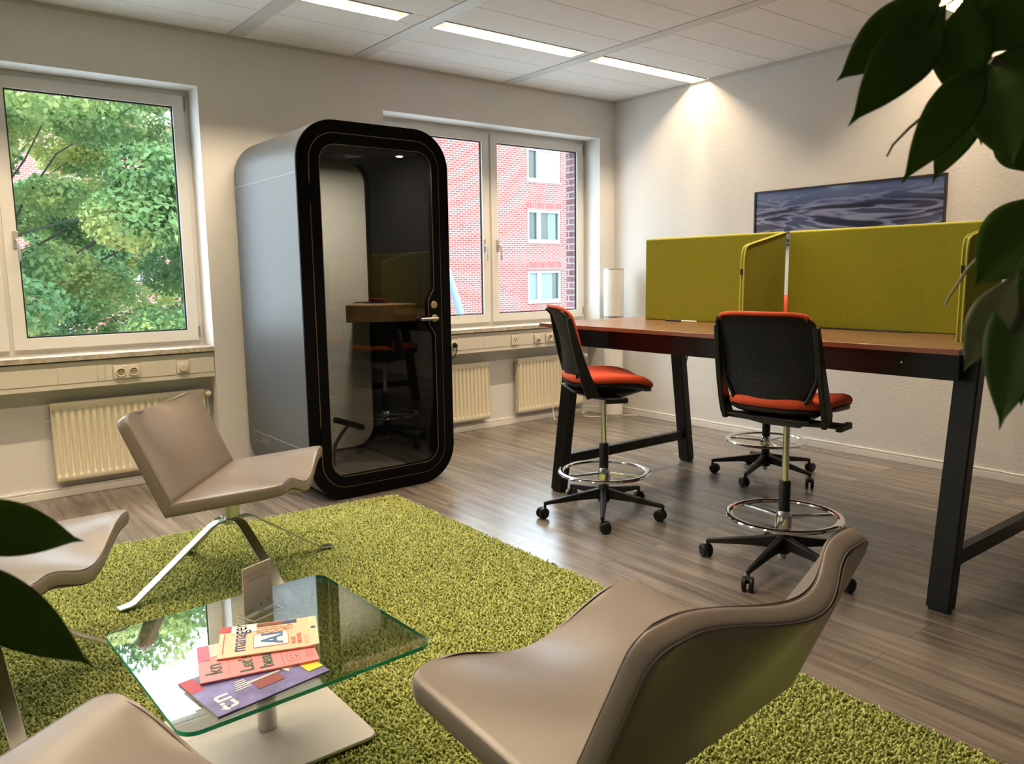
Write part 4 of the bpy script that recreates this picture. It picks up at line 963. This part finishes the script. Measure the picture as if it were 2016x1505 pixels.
# ================================================================== outside
struct(MB().box(-60, 80, 5.84, 120, -3.75, -3.6).build('ground', mat('street_paving', (.50, .50, .49), .9)))
BR = brick_mat('red_facade_brick', (.15, .024, .018), (.19, .045, .034), (.24, .20, .19), 1.0, .25, .082, .014)
SOLD = brick_mat('soldier_brick', (.17, .022, .016), (.19, .03, .024), (.23, .17, .165), 1.0, .085, .30, .014)
CURT = mat('pale_curtain', (.13, .18, .19), .8); DPANE = mat('dark_window_pane', (.04, .055, .05), .25)
def facade():
    Yb = 25.0; t = thing('brick_apartment_building', 'red brick apartment block with white windows seen through the right window', 'building', (24, Yb, -3.6))
    X0, X1, Z0, Z1 = 16.4, 60.0, -3.6, 7.2
    wins = []
    for zi, zt in ((-2.55, -1.25), (.12, 1.42), (2.56, 3.86), (5.0, 6.30)):
        for x in (20.5, 28.4, 34.2, 41.5): wins.append((x, x+1.78, zi, zt))
    xs_ = sorted({X0, X1} | {w_[0] for w_ in wins} | {w_[1] for w_ in wins}); zs_ = sorted({Z0, Z1} | {w_[2] for w_ in wins} | {w_[3] for w_ in wins})
    b = MB()
    for i in range(len(xs_)-1):
        for j in range(len(zs_)-1):
            cx, cz = (xs_[i]+xs_[i+1])/2, (zs_[j]+zs_[j+1])/2
            if any(w_[0] < cx < w_[1] and w_[2] < cz < w_[3] for w_ in wins): continue
            b.box(xs_[i], xs_[i+1], Yb, Yb+.3, zs_[j], zs_[j+1])
    b.box(X0, X0+.3, Yb+.3, Yb+11, Z0, Z1)
    b.build('brick_wall', BR, t, world=True)
    MB().box(X0-.2, X1, Yb-.3, Yb+11, Z1, Z1+.3).build('roof', mat('roof_grey', (.3, .3, .3), .8), t, world=True)
    b = MB()
    for w_ in wins: b.box(w_[0]-.02, w_[1]+.02, Yb-.012, Yb+.0, w_[3]+.02, w_[3]+.32)
    b.build('soldier_course', SOLD, t, world=True)
    for k, (a, c, z0, z1) in enumerate(wins):
        m_ = a+.62; b = MB(); f_ = .09
        b.ring(rrect(a, c, z0, z1, .001, 1), rrect(a+f_, c-f_, z0+f_*1.4, z1-f_, .001, 1), Yb+.03, Yb+.12); b.box(m_-.09, m_+.09, Yb+.03, Yb+.12, z0+f_*1.4, z1-f_); b.box(a-.03, c+.03, Yb-.04, Yb+.03, z0-.04, z0)
        f = b.build('window', mat('outer_window_white', (.30, .31, .32), .5), t, world=True)
        MB().box(a+f_-.005, c-f_+.005, Yb+.13, Yb+.15, z0+f_, z1-f_+.005).build('pane', DPANE, f, world=False).location = -Vector(t.location)
        if k >= 12:      # tilted white sash on the top floor
            q = MB(); q.box(m_+.09, c-f_, Yb+.06, Yb+.10, z0+.12, z1-f_-.02, ); q.build('tilted_sash', mat('sash_white', (.48, .50, .52), .3), f).location = -Vector(t.location)
        elif zs_:
            xa, xb = (c-f_-.55, c-f_-.12) if z0 > 1 else (a+f_, c-f_-.35); n_ = 24; q = MB()
            if z0 < 2: xa, xb = a+f_, m_+.75
            q.sheet(n_, 2, lambda u, v: (xa+(xb-xa)*u, Yb+.108+.009*math.sin(u*40), z0+f_*1.4+(z1-z0-f_*2.4)*v), lambda u, v: (xa+(xb-xa)*u, Yb+.124+.009*math.sin(u*40)*.4, z0+f_*1.4+(z1-z0-f_*2.4)*v))
            q.build('curtain', CURT, f).location = -Vector(t.location)
facade()
def far_building():
    Yb = 46.0; t = thing('low_brick_building', 'red brick building glimpsed through the tree in the left window', 'building', (8, Yb, -3.6)); X0, X1, Z0, Z1 = -6, 19.5, -3.6, 9.5
    wins = [(x, x+2.0, z, z+1.5) for x in (-3.5, 1.2, 5.2, 9.6, 14) for z in (-2.4, 1.2, 4.6)]
    b = MB(); b.box(X0, X1, Yb, Yb+8, Z0, Z1); b.build('brick_wall', brick_mat('pink_facade_brick', (.22, .055, .04), (.25, .08, .06), (.30, .24, .22), 1.0, .25, .1, .02), t, world=True)
    for a, c, z0, z1 in wins:
        q = MB(); q.ring(rrect(a, c, z0, z1, .001, 1), rrect(a+.12, c-.12, z0+.12, z1-.12, .001, 1), Yb-.06, Yb-.002); q.box((a+c)/2-.06, (a+c)/2+.06, Yb-.05, Yb-.002, z0+.12, z1-.12); f = q.build('window', mat('outer_window_white'), t, world=True)
        MB().box(a+.12, c-.12, Yb-.02, Yb-.001, z0+.12, z1-.12).build('pane', DPANE, f).location = -Vector(t.location)
far_building()
# arched blue pole
b = MB(); b.tube([at(868, 500, 17), at(880, 535, 17), at(889, 560, 17), at(898, 590, 17), at(905, 612, 17), at(911, 640, 17), at(914, 680, 17), at(915, 760, 17), at(915, 830, 17)], .085, 12)
tag(b.build('curved_pole', mat('pale_blue_pole', (.11, .16, .26), .5), smooth=True), 'pale blue curved pole outside, right of the booth', 'pole')
# van
t = thing('parked_van', 'white parked van outside at lower left of the left window', 'van', (6.2, 40.5, -3.6), math.radians(0))
b = MB(); P = [(-2.6, .35), (2.6, .35), (2.6, 1.9), (2.5, 2.05), (-1.3, 2.05), (-2.0, 1.25), (-2.55, 1.1)]; b.prism(P, -.95, .95, 'y'); b.build('van_body', mat('white_car_paint', (.5, .51, .53), .3), t, bevel=.06)
b = MB(); b.prism([(-1.25, 1.95), (-1.85, 1.30), (-.6, 1.30), (-.6, 1.95)], -.97, -.955, 'y'); b.box(-.4, 2.3, -.97, -.955, 1.35, 1.9); b.build('van_window', DPANE, t)
for x in (-1.7, 1.7):
    MB().cyl((x, -.97, .35), (x, -.75, .35), .35, 24).build('wheel', BLACKP, t, smooth=True)
    MB().cyl((x, .75, .35), (x, .97, .35), .35, 24).build('wheel', BLACKP, t, smooth=True)

def leaf_cloud(blobs, N, size, seed=1):
    g = np.random.default_rng(seed); V = []
    wts = np.array([b_[3]**2 for b_ in blobs]); wts = wts/wts.sum(); idx = g.choice(len(blobs), N, p=wts)
    B = np.array([b_[:4] for b_ in blobs])[idx]
    d = g.normal(size=(N, 3)); d /= np.linalg.norm(d, axis=1)[:, None]; r = B[:, 3]*(g.uniform(0.35, 1, N)**.45); C_ = B[:, :3]+d*r[:, None]*np.array([1, 1, .62])
    nrm = d*.7+g.normal(size=(N, 3))*.55+np.array([0, -.1, .55]); nrm /= np.linalg.norm(nrm, axis=1)[:, None]
    a = np.cross(nrm, g.normal(size=(N, 3))); a /= np.linalg.norm(a, axis=1)[:, None]; b2 = np.cross(nrm, a); s = g.uniform(.6, 1.25, N)[:, None]*size
    pts = [C_-a*s*.5, C_+b2*s*.34-a*s*.05+nrm*s*.08, C_+a*s*.55, C_-b2*s*.34-a*s*.05+nrm*s*.08]
    V = np.stack(pts, 1).reshape(-1, 3); me = bpy.data.meshes.new('foliage'); me.vertices.add(N*4); me.vertices.foreach_set('co', V.reshape(-1)); me.loops.add(N*4)
    me.loops.foreach_set('vertex_index', np.arange(N*4, dtype=np.int32)); me.polygons.add(N); me.polygons.foreach_set('loop_start', (np.arange(N)*4).astype(np.int32)); me.update(calc_edges=True); return me
def foliage_mat(name, c1, c2, c3):
    m = bpy.data.materials.new(name); m.use_nodes = True; n = m.node_tree.nodes; L = m.node_tree.links; b = n['Principled BSDF']; b.inputs['Roughness'].default_value = .6; b.inputs['Specular IOR Level'].default_value = .25
    tc = n.new('ShaderNodeTexCoord'); a = n.new('ShaderNodeTexNoise'); a.inputs['Scale'].default_value = .9; a.inputs['Detail'].default_value = 5; L.new(tc.outputs['Object'], a.inputs[0])
    r = n.new('ShaderNodeValToRGB'); L.new(a.outputs['Fac'], r.inputs[0]); r.color_ramp.elements[0].position = .38; r.color_ramp.elements[0].color = (*c1, 1); r.color_ramp.elements[1].position = .66; r.color_ramp.elements[1].color = (*c3, 1); x = r.color_ramp.elements.new(.52); x.color = (*c2, 1)
    L.new(r.outputs[0], b.inputs['Base Color'])
    tr = n.new('ShaderNodeBsdfTranslucent'); L.new(r.outputs[0], tr.inputs[0]); mx = n.new('ShaderNodeMixShader'); mx.inputs[0].default_value = .4
    out = [x for x in n if x.type == 'OUTPUT_MATERIAL'][0]; L.new(b.outputs[0], mx.inputs[1]); L.new(tr.outputs[0], mx.inputs[2]); L.new(mx.outputs[0], out.inputs[0]); return m
FOL = foliage_mat('summer_foliage', (.085, .17, .065), (.17, .27, .09), (.42, .43, .14))  # last, lightest tone paints sunlit patches into the leaf colour
def tree(name, label, cx, cy, rad, zc, zh, nb, N, size, seed, lean=0.0):
    random.seed(seed); t = thing(name, label, 'tree', (cx, cy, -3.6)); b = MB(); blobs = []
    b.tube([(0, 0, 0), (.1, .05, 1.2), (0, 0, 2.4), (.1, 0, 4.2)], .2, 10, radii=[.16, .12, .08, .03])
    for k in range(nb):
        a = random.uniform(0, 2*PI); rr = rad*math.sqrt(random.uniform(.05, 1)); el = random.uniform(-1, 1); sh = math.sqrt(max(.1, 1-(rr/rad)**2*.8))
        p = (rr*math.cos(a)+lean, rr*math.sin(a), zc+3.6+el*zh*sh); r_ = random.uniform(.55, 1.05)*rad*.22; blobs.append((*p, r_))
        if k % 4 == 0:
            z0 = random.uniform(2.6, 4.6); q = Vector((0.02, 0, z0)); m_ = q.lerp(Vector(p), .35)+Vector((random.uniform(-.3, .3), random.uniform(-.3, .3), .45)); m2 = q.lerp(Vector(p), .7)+Vector((random.uniform(-.3, .3), random.uniform(-.3, .3), .40)); b.tube([q, q.lerp(m_, .5)+Vector((0, 0, .12)), m_, m_.lerp(m2, .5)+Vector((0, 0, .06)), m2, p], .05, 6, radii=[.034, .026, .020, .015, .011, .005])
    b.build('branches', mat('tree_bark', (.035, .03, .022), .9), t, smooth=True)
    me = leaf_cloud(blobs, N, size, seed); me.materials.append(FOL); o = bpy.data.objects.new('foliage', me); COL.objects.link(o); o.parent = t; o['kind'] = 'stuff'
tree('linden_tree', 'leafy green tree filling the view of the left window', -.1, 13.4, 3.1, 2.4, 3.0, 120, 130000, .085, 11, 2.1)
tree('bushy_tree', 'lighter bushy tree behind the linden, at right in the left window', 5.3, 19.6, 2.5, 2.4, 3.0, 60, 60000, .11, 12)

# ================================================================== foreground plants
def leaf(name, base, tip, width, m, parent, nrm=None, bend=.10, fold=.10, shape=.55):
    base, tip = Vector(base), Vector(tip); ax = tip-base; L_ = ax.length; ax.normalize()
    view = ((base+tip)/2-CAM).normalized()
    nr = Vector(nrm).normalized() if nrm is not None else -view
    nr = (nr-ax*nr.dot(ax)).normalized(); sd = ax.cross(nr)
    def half(u):
        if u > .86: q = (1-u)/.14; return .30*q*(.5+.5*q) if q < 1 else .3
        return (math.sin(PI*min(1, (u/.86)**.75))**.75)*.5 if u < .62 else .5*(1-((u-.55)/.36)**1.8*.62) 
    prof = [.04, .17, .36, .58, .77, .90, .98, 1.0, .96, .87, .73, .55, .34, .11, .0]; npf = len(prof)-1
    def pf(u): x = u*npf; i = min(npf-1, int(x)); return prof[i]+(prof[i+1]-prof[i])*(x-i)
    def S(dz):
        def f(u, v):
            v = 2*v-1; h_ = width/2*pf(u); p = base+ax*(L_*u)+sd*(h_*v)+nr*(math.sin(PI*u)*bend*L_-abs(v)*0+fold*h_*abs(v)-.03*L_*u*u+.02*width*math.sin(u*22)*abs(v)+dz)
            return p
        return f
    b = MB(); b.sheet(30, 9, S(.0003), S(-.0003)); o = b.build(name, m, parent, smooth=True, angle=180, world=True)
    return o
def leaf_material_translucent(m, amt):
    n = m.node_tree.nodes; L = m.node_tree.links; b = n['Principled BSDF']; out = [x for x in n if x.type == 'OUTPUT_MATERIAL'][0]
    tr = n.new('ShaderNodeBsdfTranslucent'); tr.inputs[0].default_value = (.16, .24, .01, 1); mx = n.new('ShaderNodeMixShader'); mx.inputs[0].default_value = amt
    L.new(b.outputs[0], mx.inputs[1]); L.new(tr.outputs[0], mx.inputs[2]); L.new(mx.outputs[0], out.inputs[0])
leaf_material_translucent(LEAFM, .32); leaf_material_translucent(LEAFL, .35)

def plant(label, loc, pot_r, pot_h, stems):
    t = thing('umbrella_plant', label, 'potted plant', (*loc, 0))
    b = MB(); b.lathe([(pot_r*.75, 0), (pot_r*.8, .01), (pot_r, pot_h), (pot_r*.94, pot_h), (pot_r*.90, pot_h-.03)], 36); b.build('pot', POTM, t, smooth=True)
    MB().lathe([(pot_r*.89, pot_h-.05), (pot_r*.89, pot_h-.035)], 30).build('soil', SOIL, t)
    for s_ in stems:
        n_ = len(s_); MB().tube([Vector(p) for p in s_], .006, 8, radii=[.010-.006*i/(n_-1) for i in range(n_)]).build('stem', STEM, t, smooth=True, world=True)
    return t
D1 = .92; D2 = .88
hub1 = at(1952, 118, D1); hub2 = at(2080, 500, D2); hub0 = at(2050, -40, D1)
px_, py_ = 1.13, .12
pr = plant('umbrella plant with drooping dark leaves at right edge of the view', (px_, py_), .15, .34,
      [[(px_, py_, .30), (px_+.01, py_+.0, .8), (px_-.02, py_+.03, 1.2), at(2180, 330, .93), at(2080, 200, .92), hub1],
       [(px_-.02, py_, .30), (px_+.03, py_, .8), at(2190, 640, .9), hub2],
       [(px_+.02, py_+.02, .30), (px_+.05, py_+.03, 1.0), at(2230, 200, .95), at(2150, 30, .93), hub0]])
LV = [  # base px, tip px, width px, dist base, dist tip, material
    ((1868, -28), (1646, 160), 104, .90, .96, 0), ((1862, 10), (1672, 246), 112, .93, .90, 0), ((1935, 92), (1800, 95), 36, D1, .95, 1),
    ((1905, -10), (1882, 206), 108, .90, .93, 0), ((1946, 112), (1776, 360), 92, D1, .86, 0), ((1948, 135), (1835, 362), 74, .94, .98, 0),
    ((1950, 130), (1931, 288), 60, .93, .97, 0), ((1952, 122), (1994, 330), 124, .93, .87, 0), ((1935, 108), (2030, -20), 120, D1, .88, 0),
    ((1945, 115), (2060, 125), 60, .93, .96, 0), ((1925, 60), (1985, -60), 130, .98, 1.02, 0), ((1990, 200), (2060, 350), 120, .97, 1.0, 0),
    ((2090, 375), (1918, 566), 138, .86, .90, 0), ((2004, 535), (1897, 732), 84, .83, .84, 1), ((2028, 525), (1968, 846), 108, .84, .80, 2), ((2040, 500), (2010, 800), 130, .90, .88, 0),
    ((2060, 560), (1990, 620), 60, .95, .97, 0)]
LG = mat('mid_green_leaf', (.065, .13, .03), .5, spec=.3, var=(6, .2)); leaf_material_translucent(LG, .25)
for (b0, t0, wpx, d0, d1, mi) in LV:
    leaf('leaf', at(*b0, d0), at(*t0, d1), wpx*1.03/F*(d0+d1)/2, (LEAFM, LEAFL, LG)[mi], pr, bend=random.uniform(.03, .09), fold=random.uniform(.05, .25))
for P_, m_ in (([at(1862, 190, .95), at(1830, 218, .95), at(1790, 252, .95), at(1758, 285, .95), at(1746, 308, .95)], STEM), ([at(2012, 200, .93), at(1985, 175, .93), at(1950, 235, .92), at(1938, 262, .92)], mat('pale_petiole', (.30, .30, .16), .5)),
               ([at(1998, 440, .9), at(1960, 470, .9), at(1905, 530, .91), at(1868, 585, .92), at(1860, 602, .92)], mat('pale_petiole')), ([at(1998, 40, .91), at(1978, 72, .91), at(1955, 105, .92)], mat('pale_petiole')), ([hub2, at(2040, 470, .88), at(2010, 520, .86)], STEM), ([hub2, at(2090, 430, .87), at(2090, 375, .86)], STEM), ([hub0, at(1960, -60, .91), at(1868, -28, .90)], STEM), ([hub0, at(1950, -40, .92), at(1864, 8, .93)], STEM)):
    MB().tube(P_, .0014, 8, radii=[.0022-.0010*i/(len(P_)-1) for i in range(len(P_))]).build('petiole', m_, pr, smooth=True, world=True)
lx, ly = -.62, .12
hubL = at(-330, 1010, .74)
pl_ = plant('umbrella plant whose two dark leaves reach in at left edge', (lx, ly), .14, .32, [[(lx, ly, .28), (lx+.02, ly+.05, .6), (lx+.05, ly+.25, .85), hubL]])
leaf('leaf', at(-180, 1010, .74), at(165, 1066, .78), 112/F*.76, LEAFM, pl_, bend=-.10, fold=.1)
leaf('leaf', at(-190, 1075, .72), at(186, 1314, .76), 122/F*.74, LEAFM, pl_, bend=-.10, fold=.1)
leaf('leaf', at(-330, 1010, .74), at(-560, 1200, .8), 110/F*.74, LEAFM, pl_)
MB().tube([hubL, at(-250, 1000, .74), at(-180, 1010, .74)], .002, 8).build('petiole', STEM, pl_, smooth=True, world=True)
MB().tube([hubL, at(-260, 1040, .73), at(-190, 1075, .72)], .002, 8).build('petiole', STEM, pl_, smooth=True, world=True)
